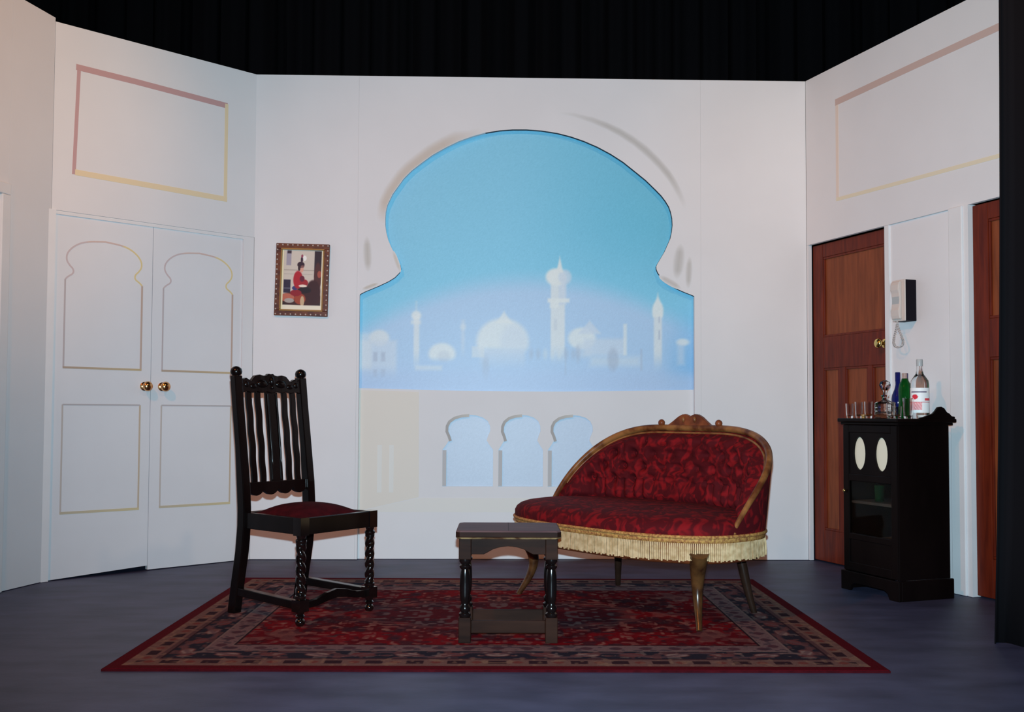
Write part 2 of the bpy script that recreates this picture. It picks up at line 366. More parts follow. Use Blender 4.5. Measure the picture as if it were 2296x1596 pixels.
# ------------------------------------------------------------------ painted sky cloth behind the arch
def cloth():
    x0, x1, z0, z1 = 0.45, 3.02, 0.0, 2.92; nx, nz = 400, 470
    X, Z = np.meshgrid(np.linspace(x0, x1, nx + 1), np.linspace(z0, z1, nz + 1))
    c = np.zeros(X.shape + (3,))
    def lerp(a, b, t): return a + (b - a) * t[..., None]
    c[:] = (110, 172, 204)
    c = lerp(c, np.array((84, 160, 192.)), sstep(X, 1.5, 2.6) * sstep(Z, 1.5, 2.2))
    # hazy dome of light over the city
    hz = sstep(1.84 - 0.23 * ((X - 1.75) / 0.9) ** 2 - Z, -0.03, 0.16); c = lerp(c, np.array((152, 173, 206.)), hz * 0.85)
    c = lerp(c, np.array((148, 171, 206.)), sstep(-Z, -1.35, -1.1) * 0.7); c = lerp(c, np.array((160, 173, 196.)), sstep(-Z, -1.06, -1.0))
    c = lerp(c, np.array((104, 158, 205.)), sstep(X, 2.52, 2.80) * sstep(-Z, -1.75, -1.2) * 0.8)
    rng = np.random.default_rng(3)
    def soft(d, s): return sstep(-d, -s, s)
    def ell(cx, cz, rx, rz, s=0.012): return soft((np.sqrt(((X - cx) / rx) ** 2 + ((Z - cz) / rz) ** 2) - 1) * min(rx, rz), s)
    def rect(a, b, lo, hi, s=0.008): return soft(np.maximum(np.maximum(a - X, X - b), np.maximum(lo - Z, Z - hi)), s)
    def onion(cx, lo, r, h):
        t = np.clip((Z - lo) / h, 0, 1); w = r * np.where(t < 0.55, np.sqrt(np.clip(1 - ((t - 0.25) / 0.45) ** 2, 0.2, 1)), np.clip(0.74 * (1 - (t - 0.55) / 0.45) ** 1.6, 0, 1))
        return soft(np.maximum(np.abs(X - cx) - w, np.maximum(lo - Z, Z - lo - h)), 0.010)
    wht, cream, mid, dk, bl = (np.array(q, float) for q in ((190, 196, 202), (184, 191, 200), (171, 183, 202), (140, 151, 174), (148, 170, 204)))
    def put(mask, col, a=1.0):
        nonlocal c; c = lerp(c, col, mask * a)
    fade = lambda lo: sstep(Z, lo, lo + 0.16)
    # tall central minaret
    put(rect(1.885, 1.975, 1.22, 1.79) * fade(1.22), cream, 0.95); put(rect(1.935, 1.985, 1.62, 1.80), mid, 0.8)
    put(rect(1.865, 2.005, 1.636, 1.662), wht, 0.9); put(rect(1.878, 1.935, 1.60, 1.64), wht, 0.8)
    put(ell(1.918, 1.80, 0.066, 0.056), wht); put(ell(1.975, 1.80, 0.042, 0.048), mid, 0.8); put(soft(np.maximum(np.abs(X - 1.942) - np.clip(0.022 * (1.93 - Z) / 0.1, 0, 0.02), np.maximum(1.83 - Z, Z - 1.935)), 0.007), wht, 0.95)
    put(rect(1.905, 1.925, 1.46, 1.53), dk, 0.25)
    # big dome
    put(ell(1.575, 1.38, 0.165, 0.150, 0.02) * sstep(Z, 1.30, 1.36), wht, 0.85); put(ell(1.65, 1.37, 0.09, 0.12, 0.03) * sstep(Z, 1.30, 1.36), mid, 0.6)
    put(soft(np.maximum(np.abs(X - 1.585) - np.clip(0.05 * (1.575 - Z) / 0.07, 0, 0.05), np.maximum(1.50 - Z, Z - 1.575)), 0.012), wht, 0.8)
    put(rect(1.43, 1.72, 1.20, 1.33, 0.02) * fade(1.18), mid, 0.75); put(rect(1.38, 1.46, 1.28, 1.35), cream, 0.6)
    # left tower, left block, little dome
    put(rect(1.008, 1.044, 1.20, 1.545) * fade(1.18), cream, 0.85); put(ell(1.024, 1.545, 0.030, 0.030), wht, 0.9); put(rect(0.99, 1.055, 1.49, 1.515), wht, 0.6); put(rect(1.018, 1.03, 1.57, 1.64), cream, 0.35)
    put(ell(0.790, 1.40, 0.062, 0.052, 0.014), cream, 0.85); put(rect(0.66, 0.90, 1.12, 1.385, 0.018) * fade(1.08), mid, 0.75); put(rect(0.66, 0.74, 1.20, 1.43, 0.02), cream, 0.5)
    for a in (0.765, 0.815): put(rect(a - 0.013, a + 0.013, 1.15, 1.20), dk, 0.55); put(rect(a - 0.013, a + 0.013, 1.25, 1.31), dk, 0.6)
    put(ell(1.190, 1.300, 0.085, 0.070, 0.015) * sstep(Z, 1.24, 1.29), wht, 0.85); put(ell(1.20, 1.285, 0.04, 0.035), dk, 0.25); put(rect(1.02, 1.19, 1.195, 1.225, 0.012), cream, 0.6)
    # far slender tower
    put(rect(1.312, 1.334, 1.28, 1.52, 0.012) * fade(1.24), mid, 0.6); put(ell(1.323, 1.475, 0.018, 0.02), cream, 0.5)
    # right hand dome, long block and thin spire
    put(ell(2.085, 1.405, 0.088, 0.070, 0.014) * sstep(Z, 1.30, 1.36), wht, 0.85); put(soft(np.maximum(np.abs(X - 2.135) - np.clip(0.07 * (1.52 - Z) / 0.08, 0, 0.07), np.maximum(1.435 - Z, Z - 1.52)), 0.012), mid, 0.85)
    put(rect(2.10, 2.36, 1.30, 1.405, 0.02), mid, 0.75); put(rect(2.352, 2.374, 1.30, 1.50, 0.008), wht, 0.75); put(ell(2.10, 1.33, 0.05, 0.05, 0.02), mid, 0.5)
    put(rect(2.14, 2.46, 1.23, 1.29, 0.03), cream, 0.45); put(ell(2.285, 1.27, 0.035, 0.075, 0.012), dk, 0.55); put(rect(2.462, 2.474, 1.20, 1.34, 0.008), dk, 0.45)
    put(ell(2.06, 1.31, 0.016, 0.05), dk, 0.5); put(ell(1.47, 1.21, 0.022, 0.075, 0.012), dk, 0.4); put(rect(1.975, 1.985, 1.17, 1.35, 0.006), dk, 0.35)
    # right tower with onion top
    put(rect(2.548, 2.600, 1.18, 1.56) * fade(1.18), cream, 0.9); put(onion(2.574, 1.545, 0.036, 0.155), wht, 0.95); put(rect(2.578, 2.588, 1.40, 1.46, 0.004), dk, 0.7); put(rect(2.578, 2.588, 1.51, 1.55, 0.004), dk, 0.6)
    put(ell(2.735, 1.385, 0.040, 0.022, 0.01), wht, 0.8); put(rect(2.70, 2.745, 1.24, 1.37, 0.02), mid, 0.5)
    for a in np.arange(1.76, 2.05, 0.045): put(ell(a, 1.305, 0.014, 0.03), cream if int(a * 100) % 2 else dk, 0.4)
    # misty foot of the city
    put(sstep(-Z, -1.24, -1.12) * (Z > 1.0), bl, 0.8)
    c += rng.normal(0, 1.6, X.shape)[..., None]
    m = MB(); V = np.stack([X, np.zeros_like(X), Z], -1).reshape(-1, 3); w = nx + 1
    I = (np.arange(nz)[:, None] * w + np.arange(nx)[None]).ravel()
    m.v = V.tolist(); m.f = np.stack([I, I + 1, I + 1 + w, I + w], 1).tolist(); m.m = [0] * len(m.f)
    root = struct('painted_backdrop', BACK, 'painted backdrop of blue sky over a pale domed city behind the arch', 'backdrop', 0, 0.050, 0)
    del root['kind']
    m.build('painted_cloth', 'mural', root, cols=paint_arr(c.reshape(-1, 3)))
    m = MB(); m.box(x0, x1, 0.001, 0.02, z0, z1); m.build('board', 'white_paint', root)
cloth()

def keyhole(x0, x1, z0, zt):
    cx, hw = (x0 + x1) / 2, (x1 - x0) / 2; k = (zt - z0) / 0.455
    half = [(hw, 0), (hw, 0.232), (hw * 0.86, 0.262), (hw * 0.74, 0.292), (hw * 0.80, 0.322), (hw * 0.885, 0.352), (hw * 0.875, 0.385), (hw * 0.78, 0.415), (hw * 0.58, 0.438), (hw * 0.3, 0.451), (0, 0.455)]
    r = [(cx + x, z0 + z * k) for x, z in half]; l = [(cx - x, z0 + z * k) for x, z in reversed(half[:-1])]
    return r + l
def balustrade():
    root = struct('balustrade', BACK, 'white balcony front with three pale blue keyhole openings under the painted city', 'balustrade', 0, 0.036, 0)
    del root['kind']
    top = [(0.53 + 0.05 * i, 1.080 - 0.017 * math.sin(math.pi * min(1, max(0, (0.53 + 0.05 * i - 0.66) / 2.15)))) for i in range(49)]
    outer = [(0.53, 0.002), (2.93, 0.002)] + list(reversed(top))
    holes = [keyhole(1.198, 1.519, 0.459, 0.914), keyhole(1.553, 1.837, 0.459, 0.914), keyhole(1.868, 2.172, 0.459, 0.914)]
    m = MB(); m.plate(outer, holes, 0, 0.006); m.build('balcony_board', 'white_paint', root)
    # painted return wall on the left and the painted floor line
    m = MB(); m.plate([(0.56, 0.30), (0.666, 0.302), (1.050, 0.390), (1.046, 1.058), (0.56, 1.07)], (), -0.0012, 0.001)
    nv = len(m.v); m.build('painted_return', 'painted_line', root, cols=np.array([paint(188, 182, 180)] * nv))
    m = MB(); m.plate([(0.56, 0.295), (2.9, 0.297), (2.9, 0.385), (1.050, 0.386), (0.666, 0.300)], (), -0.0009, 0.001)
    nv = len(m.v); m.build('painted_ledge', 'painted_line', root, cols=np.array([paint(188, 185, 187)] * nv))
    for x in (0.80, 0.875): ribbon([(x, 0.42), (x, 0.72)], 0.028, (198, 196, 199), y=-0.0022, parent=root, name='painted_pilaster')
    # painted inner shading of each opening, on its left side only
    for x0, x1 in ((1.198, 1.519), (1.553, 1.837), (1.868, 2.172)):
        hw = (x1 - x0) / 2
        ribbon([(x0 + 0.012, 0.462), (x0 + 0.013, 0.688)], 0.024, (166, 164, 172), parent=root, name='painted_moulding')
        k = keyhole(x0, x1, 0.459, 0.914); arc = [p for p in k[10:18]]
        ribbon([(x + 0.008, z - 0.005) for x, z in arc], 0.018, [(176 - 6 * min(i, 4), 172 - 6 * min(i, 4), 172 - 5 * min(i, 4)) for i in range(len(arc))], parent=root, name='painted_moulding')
    return root
balustrade()

# ------------------------------------------------------------------ left wall: header flat, double doors
wl = struct('wall_left', LEFT, 'white angled wall flat with a pink and yellow painted panel above double doors', 'wall')
m = MB(); m.box(0.0, LEFT.len, 0, 0.025, 2.030, HT); m.build('flat_panel', 'white_paint', wl)
m = MB(); m.box(1.158, LEFT.len - 0.002, 0, 0.025, 0.004, 2.029); m.build('flat_panel', 'white_paint', wl)
pk, pk2, ye = (170, 122, 128), (178, 140, 148), (206, 186, 138)
ribbon([(0.114, 2.849), (0.45, 2.845), (1.034, 2.829)], 0.034, (174, 132, 137), parent=wl)
ribbon([(0.131, 2.86), (0.114, 2.243)], 0.020, (174, 134, 141), y=-0.0011, parent=wl)
ribbon([(1.028, 2.84), (1.028, 2.228)], 0.022, (205, 183, 152), y=-0.0016, parent=wl)
ribbon([(0.120, 2.256), (0.6, 2.250), (1.040, 2.243)], 0.032, (205, 183, 152), y=-0.0018, parent=wl)
m = MB(); m.box(-0.018, 0.020, -0.012, 0.03, 0.002, 2.030)
tag(m.build('trim_1', 'casing_white'), 'narrow white door post left of the double doors', 'door frame', kind='structure')
bpy.data.objects['trim_1'].location = LEFT.p(0, 0, 0); bpy.data.objects['trim_1'].rotation_euler = (0, 0, LEFT.rz)
m = MB(); m.box(0.02, 1.158, 0.003, 0.024, 2.010, 2.029); m.build('door_stop', 'casing_inner', wl)

def smooth_closed(pts, it=2):
    for _ in range(it):
        q = []
        for i in range(len(pts) - 1):
            a, b = pts[i], pts[i + 1]; q += [(a[0]*.75+b[0]*.25, a[1]*.75+b[1]*.25), (a[0]*.25+b[0]*.75, a[1]*.25+b[1]*.75)]
        pts = [pts[0]] + q + [pts[-1]]
    return pts
def knob(parent, x, y, z, mname):
    """rose on the leaf, neck and round knob pointing into the room (local -y)"""
    k = MB()
    prof = [(0.026, 0.0), (0.026, 0.006), (0.020, 0.010), (0.010, 0.014), (0.010, 0.030), (0.020, 0.034), (0.0285, 0.044), (0.0285, 0.054), (0.022, 0.063), (0.008, 0.067)]
    k.lathe(prof, 20); k.v = [(x + a, y - c, z + b) for a, b, c in k.v]
    k.f = [tuple(reversed(f)) for f in k.f]
    return k.build('knob', mname, parent, smooth=50, label='round brass knob')
def white_door(name, x0, x1, zb0, zb1, side, label):
    root = struct(name, LEFT, label, 'door', 0, 0.012, 0)
    m = MB(); m.plate([(x0, zb0), (x1, zb1), (x1, 2.012), (x0, 2.012)], (), 0.0, 0.03); m.build('leaf', 'door_white', root)
    a = (x0 + 0.063 if side < 0 else x0 + 0.066); b = (x1 - 0.060 if side < 0 else x1 - 0.064)
    c = (a + b) / 2; h = (b - a) / 2
    g1, g2 = (168, 152, 156), (190, 168, 140)
    half = [(h, 1.655), (h * 0.93, 1.672), (h * 0.80, 1.690), (h * 0.80, 1.715), (h * 0.90, 1.735), (h * 0.985, 1.765), (h * 0.96, 1.805), (h * 0.78, 1.848), (h * 0.5, 1.877), (0, 1.888)]
    rt = smooth_closed(half, 2); arc = [(c + x, z) for x, z in rt] + [(c - x, z) for x, z in reversed(rt[:-1])]
    cl = [(200, 178, 130) if p[0] > c + 0.1 else ((186, 158, 156) if p[0] > c - 0.1 else (178, 160, 168)) for p in arc]
    ribbon(arc, 0.009, cl, parent=root, name='painted_arch_line')
    ribbon([(b, 1.655), (b, 1.166)], 0.011, (172, 146, 138), parent=root)
    ribbon([(a, 1.655), (a, 1.166)], 0.009, (166, 154, 162), parent=root)
    ribbon([(a - 0.004, 1.166), (b + 0.005, 1.166)], 0.012, [(160, 138, 126), (176, 152, 118)], y=-0.0017, parent=root)
    ribbon([(a, 0.961), (b, 0.961)], 0.009, (162, 154, 162), y=-0.0017, parent=root); ribbon([(a, 0.961), (a, 0.362)], 0.009, (172, 160, 160), parent=root)
    ribbon([(b, 0.961), (b, 0.362)], 0.010, (176, 156, 140), parent=root); ribbon([(a - 0.004, 0.364), (b + 0.005, 0.362)], 0.014, [(172, 158, 140), (188, 170, 132)], y=-0.0017, parent=root)
    knob(root, x1 - 0.036 if side < 0 else x0 + 0.068, 0.0, 1.071, 'brass')
    return root
white_door('door_1', 0.021, 0.5785, 0.004, 0.030, -1, 'white double door leaf hinged on the narrow post with painted arch panel')
white_door('door_2', 0.5815, 1.157, 0.006, 0.004, 1, 'white double door leaf next to the back wall corner with painted arch panel')

# ------------------------------------------------------------------ front left wall with a doorway running out of the picture
wf = struct('wall_left_front', FRONTL, 'plain white wall flat next to a cased doorway left of the double doors', 'wall')
Lf = FRONTL.len
m = MB(); m.box(Lf - 0.325, Lf - 0.002, 0, 0.025, 0.004, HT + 0.02); m.build('flat_panel', 'white_paint', wf)
m = MB(); m.box(0, Lf - 0.326, 0, 0.025, 2.035, HT + 0.02); m.build('flat_panel', 'white_paint', wf)
t2 = struct('trim_2', FRONTL, 'pale blue white casing of the doorway beside the plain white flat', 'door frame')
m = MB(); m.box(Lf - 0.385, Lf - 0.325, -0.016, 0.03, 0.002, 2.035); m.build('upright', 'casing_white', t2, bevel=0.004)
m = MB(); m.box(0.0, Lf - 0.3255, -0.016, 0.03, 2.036, 2.095); m.build('head', 'casing_white', t2, bevel=0.004)
m = MB(); m.box(Lf - 0.425, Lf - 0.386, 0.004, 0.05, 0.002, 2.034); m.build('inner_stop', 'casing_inner', t2)
d5 = struct('door_5', FRONTL, 'white door in the cased doorway beside the plain flat', 'door', 0, 0.02, 0)
m = MB(); m.box(0.2, Lf - 0.428, 0, 0.03, 0.008, 2.03); m.build('leaf', 'door_white', d5)

# ------------------------------------------------------------------ right wall: header flat, centre panel, posts, two brown doors
wr = struct('wall_right', RIGHT, 'white angled wall flat with a faint painted panel above two brown doors', 'wall')
m = MB(); m.box(0.003, 2.2, 0, 0.025, 2.008, HT); m.build('flat_panel', 'white_paint', wr)
m = MB(); m.box(0.722, 1.225, 0.012, 0.03, 0.004, 2.007); m.build('flat_panel', 'white_paint', wr)
m = MB(); m.box(0.003, 0.020, 0, 0.025, 0.004, 2.007); m.build('door_jamb', 'white_paint', wr)
m = MB(); m.box(0.7225, 0.757, -0.002, 0.03, 0.004, 2.006); m.build('door_jamb', 'casing_white', wr)
ribbon([(0.297, 2.848), (1.0, 2.855), (1.62, 2.858)], 0.040, (180, 152, 150), parent=wr)
ribbon([(0.312, 2.86), (0.312, 2.238)], 0.026, (202, 182, 176), y=-0.0011, parent=wr)
ribbon([(0.300, 2.245), (0.9, 2.228), (1.6, 2.210)], 0.022, (201, 187, 167), y=-0.0017, parent=wr)
t3 = struct('trim_3', RIGHT, 'pale blue white post between the telephone panel and the half hidden brown door', 'door frame')
m = MB(); m.box(1.226, 1.318, -0.020, 0.03, 0.002, 2.007); m.build('post_face', 'casing_white', t3, bevel=0.004)
m = MB(); m.box(1.319, 1.350, -0.008, 0.045, 0.002, 2.006); m.build('post_return', 'casing_inner', t3)

def brown_door(name, x0, x1, y, fm, pm, label, hinge=1):
    root = struct(name, RIGHT, label, 'door', 0, y, 0); T = 0.035
    def piece(nm, a, b, lo, hi, mname, d=0.0, bev=0.003):
        mb = MB(); mb.box(a, b, d, T - d * 0.3, lo, hi); return mb.build(nm, mname, root, bevel=bev)
    s0, s1 = x0 + 0.100, x1 - 0.095
    piece('stile', x0, s0, 0.010, 2.000, fm); piece('stile', s1, x1, 0.010, 2.000, fm)
    piece('top_rail', s0, s1, 1.915, 2.000, fm); piece('lock_rail', s0, s1, 1.215, 1.410, fm); piece('bottom_rail', s0, s1, 0.010, 0.205, fm)
    piece('panel', s0, s1, 1.410, 1.915, pm, 0.012, 0); w = s1 - s0
    a, b = s0 + w * 0.26, s0 + w * 0.37; c, d = s0 + w * 0.73, s0 + w * 0.80
    for q0, q1 in ((a, b), (c, d)): piece('muntin', q0, q1, 0.205, 1.215, fm)
    for q0, q1 in ((s0, a), (b, c), (d, s1)): piece('panel', q0, q1, 0.205, 1.215, pm, 0.012, 0)
    for q0, q1, lo, hi in ((s0, s1, 1.410, 1.915), (s0, a, 0.205, 1.215), (b, c, 0.205, 1.215), (d, s1, 0.205, 1.215)):
        mb = MB(); g = 0.014
        mb.box(q0, q1, 0.003, 0.013, hi - g, hi); mb.box(q0, q1, 0.003, 0.013, lo, lo + g)
        mb.box(q0, q0 + g, 0.003, 0.013, lo + g, hi - g); mb.box(q1 - g, q1, 0.003, 0.013, lo + g, hi - g)
        mb.build('moulding', fm, root, bevel=0.003)
    return root
d3 = brown_door('door_3', 0.022, 0.778, 0.032, 'door_frame_wood', 'door_panel_wood', 'varnished red brown panelled door in the corner behind the drinks cabinet')
k = knob(d3, 0.682, 0.0, 1.335, 'brass_yellow')
brown_door('door_4', 1.352, 2.05, 0.020, 'door_frame_wood', 'door_panel_wood', 'brown panelled door half hidden by the narrow black curtain')

# ------------------------------------------------------------------ wall telephone
tp = thing('wall_telephone', RIGHT.p(0.905, 0.012, 1.44), RIGHT.rz, 'cream and black telephone hung on the white wall above the drinks cabinet', 'telephone')
m = MB(); m.box(-0.045, 0.052, -0.072, 0.001, 0.0, 0.228); m.build('base_unit', 'phone_black', tp, bevel=0.004)
m = MB(); m.box(-0.0455, 0.0525, -0.080, -0.0722, 0.0, 0.229); m.build('front_cover', 'phone_cream', tp, bevel=0.003)
prof = [(-0.079, 0.012), (-0.094, 0.010), (-0.100, 0.030), (-0.103, 0.060), (-0.098, 0.075), (-0.093, 0.115), (-0.098, 0.155), (-0.104, 0.172), (-0.103, 0.200), (-0.096, 0.220), (-0.079, 0.222)]
m = MB(); m.plate(prof, (), -0.036, 0.030, axis='x'); m.build('handset', 'phone_cream', tp, bevel=0.006)
m = MB(); m.box(-0.030, 0.024, -0.0955, -0.090, 0.078, 0.152); m.build('grip_inset', 'phone_grey', tp)
pts = []
for i in range(161):
    t = i / 160; a = math.pi * 2 * t; 
    y = -0.078 + 0.030 * math.sin(a * 0.5) * 0.3; x = -0.012 + 0.044 * math.sin(a) * (0.35 + 0.65 * math.sin(math.pi * t)); z = -0.012 - 0.130 * math.sin(math.pi * t) ** 1.0
    w = 2 * math.pi * 34 * t; pts.append((x + 0.0050 * math.cos(w), y + 0.0050 * math.sin(w), z + 0.0015 * math.cos(w)))
pts = [(-0.012, -0.085, 0.012)] + pts + [(-0.012, -0.075, 0.004)]
m = MB(); m.tube(pts, 0.0030, 6); m.build('coiled_cord', 'cord_grey', tp, smooth=60)

# ------------------------------------------------------------------ framed picture
pf = thing('framed_picture', BACK.p(0.306, -0.001, 1.760), BACK.rz, 'small print of a rider in a red coat in a brown and gold frame', 'picture')
pf.rotation_euler = (0, R(1.3), BACK.rz)
FW, FH = 0.168, 0.229; b1, b2 = 0.034, 0.040
def bar(name, x0, x1, z0, z1, dy, mname):
    q = MB(); q.box(x0, x1, -dy, 0.0, z0, z1); return q.build(name, mname, pf, bevel=0.003)
for nm, a in (('frame_rail', ((-FW, FW, FH - b1, FH))), ('frame_rail', ((-FW, FW, -FH, -FH + b1))), ('frame_rail', ((-FW, -FW + b1, -FH + b1, FH - b1))), ('frame_rail', ((FW - b1, FW, -FH + b1, FH - b1)))):
    bar(nm, *a, 0.022, 'frame_wood')
i1 = b1 - 0.003
for a in ((-FW + i1, FW - i1, FH - b2, FH - b1 + 0.005), (-FW + i1, FW - i1, -FH + b1 - 0.005, -FH + b2), (-FW + i1, -FW + b2, -FH + b2, FH - b2), (FW - b2, FW - i1, -FH + b2, FH - b2)):
    bar('gilt_slip', *a, 0.026, 'frame_gold')
beads = [(-FW + 0.010 + (2 * FW - 0.02) * i / 10, s * (FH - 0.010)) for i in range(11) for s in (-1, 1)] + [(s * (FW - 0.010), -FH + 0.010 + (2 * FH - 0.02) * i / 14) for i in range(1, 14) for s in (-1, 1)]
proto = MB(); proto.sphere((0, 0, 0), 0.0055, 8, 6); po = proto.build('bead', 'frame_bead', pf, smooth=60); po.location = (beads[0][0], -0.022, beads[0][1])
for x, z in beads[1:]:
    q = po.copy(); COL.objects.link(q); q.location = (x, -0.022, z)
def picture_print():
    w, h = FW - b2, FH - b2; nx, nz = 130, 190
    X, Z = np.meshgrid(np.linspace(0, 1, nx + 1), np.linspace(0, 1, nz + 1)); c = np.zeros(X.shape + (3,)); c[:] = (206, 198, 190)
    def put(mask, col): 
        nonlocal c; c = c + (np.array(col, float) - c) * mask[..., None]
    def ell(cx, cz, rx, rz, s=0.12): return sstep(1 - np.sqrt(((X-cx)/rx)**2 + ((Z-cz)/rz)**2), -s, s)
    def rect(a, b, lo, hi, s=0.008): return sstep(np.minimum(np.minimum(X-a, b-X), np.minimum(Z-lo, hi-Z)), -s, s)
    put(rect(0.03, 0.97, 0.0, 1.0), (196, 184, 178)); put(rect(0.10, 0.22, 0.74, 0.98), (150, 142, 160)); put(rect(0.12, 0.22, 0.94, 0.99), (50, 40, 55))
    put(rect(0.05, 0.80, 0.655, 0.67), (160, 148, 144)); put(rect(0.05, 0.75, 0.59, 0.60), (172, 160, 156)); put(rect(0.05, 0.22, 0.28, 0.50), (38, 34, 60)); put(rect(0.05, 0.22, 0.35, 0.362), (110, 110, 130))
    put(rect(0.79, 0.97, 0.55, 0.99), (36, 28, 42)); put(ell(0.88, 0.55, 0.09, 0.25), (70, 36, 40)); put(ell(0.92, 0.60, 0.05, 0.06), (150, 70, 60))
    put(rect(0.03, 0.97, 0.075, 0.16, 0.015), (44, 26, 32)); put(ell(0.50, 0.19, 0.52, 0.12), (58, 26, 30)); put(ell(0.15, 0.20, 0.18, 0.07), (176, 96, 80)); put(ell(0.20, 0.15, 0.12, 0.04), (160, 150, 150))
    put(ell(0.78, 0.30, 0.18, 0.20), (52, 24, 32)); put(ell(0.46, 0.18, 0.14, 0.09), (150, 62, 44)); put(ell(0.52, 0.14, 0.05, 0.09), (190, 160, 130)); put(ell(0.56, 0.33, 0.17, 0.055), (22, 16, 30))
    put(ell(0.36, 0.28, 0.14, 0.055), (134, 24, 40)); put(ell(0.33, 0.36, 0.07, 0.035), (50, 50, 110))
    put(ell(0.40, 0.50, 0.115, 0.15), (166, 26, 44)); put(ell(0.55, 0.45, 0.10, 0.06), (150, 30, 44)); put(ell(0.50, 0.52, 0.06, 0.05), (96, 24, 50)); put(ell(0.52, 0.40, 0.10, 0.022), (226, 206, 196))
    put(ell(0.48, 0.685, 0.050, 0.060), (206, 150, 136)); put(ell(0.46, 0.755, 0.088, 0.050), (42, 26, 44)); put(ell(0.42, 0.70, 0.03, 0.05), (44, 28, 40)); put(ell(0.50, 0.725, 0.045, 0.02), (120, 80, 80))
    put(ell(0.545, 0.865, 0.050, 0.045), (230, 224, 226)); put(ell(0.48, 0.84, 0.03, 0.05), (50, 34, 54)); put(ell(0.485, 0.90, 0.025, 0.03), (140, 60, 90))
    put(rect(0, 1, -0.01, 0.075), (222, 212, 198)); put(sstep(-X, -0.035, -0.03), (226, 214, 180)); put(sstep(X, 0.965, 0.97), (226, 214, 190))
    m = MB(); V = np.stack([(X * 2 - 1) * w, np.full(X.shape, -0.012), (Z * 2 - 1) * h], -1).reshape(-1, 3); wd = nx + 1
    I = (np.arange(nz)[:, None] * wd + np.arange(nx)[None]).ravel(); m.v = V.tolist(); m.f = np.stack([I, I+1, I+1+wd, I+wd], 1).tolist(); m.m = [0] * len(m.f)
    m.build('print', 'print', pf, cols=paint_arr(c.reshape(-1, 3) * 0.90))
    q = MB(); q.box(-w - 0.004, w + 0.004, -0.0115, -0.004, -h - 0.004, h + 0.004); q.build('backing_card', 'paper_cream', pf)
picture_print()

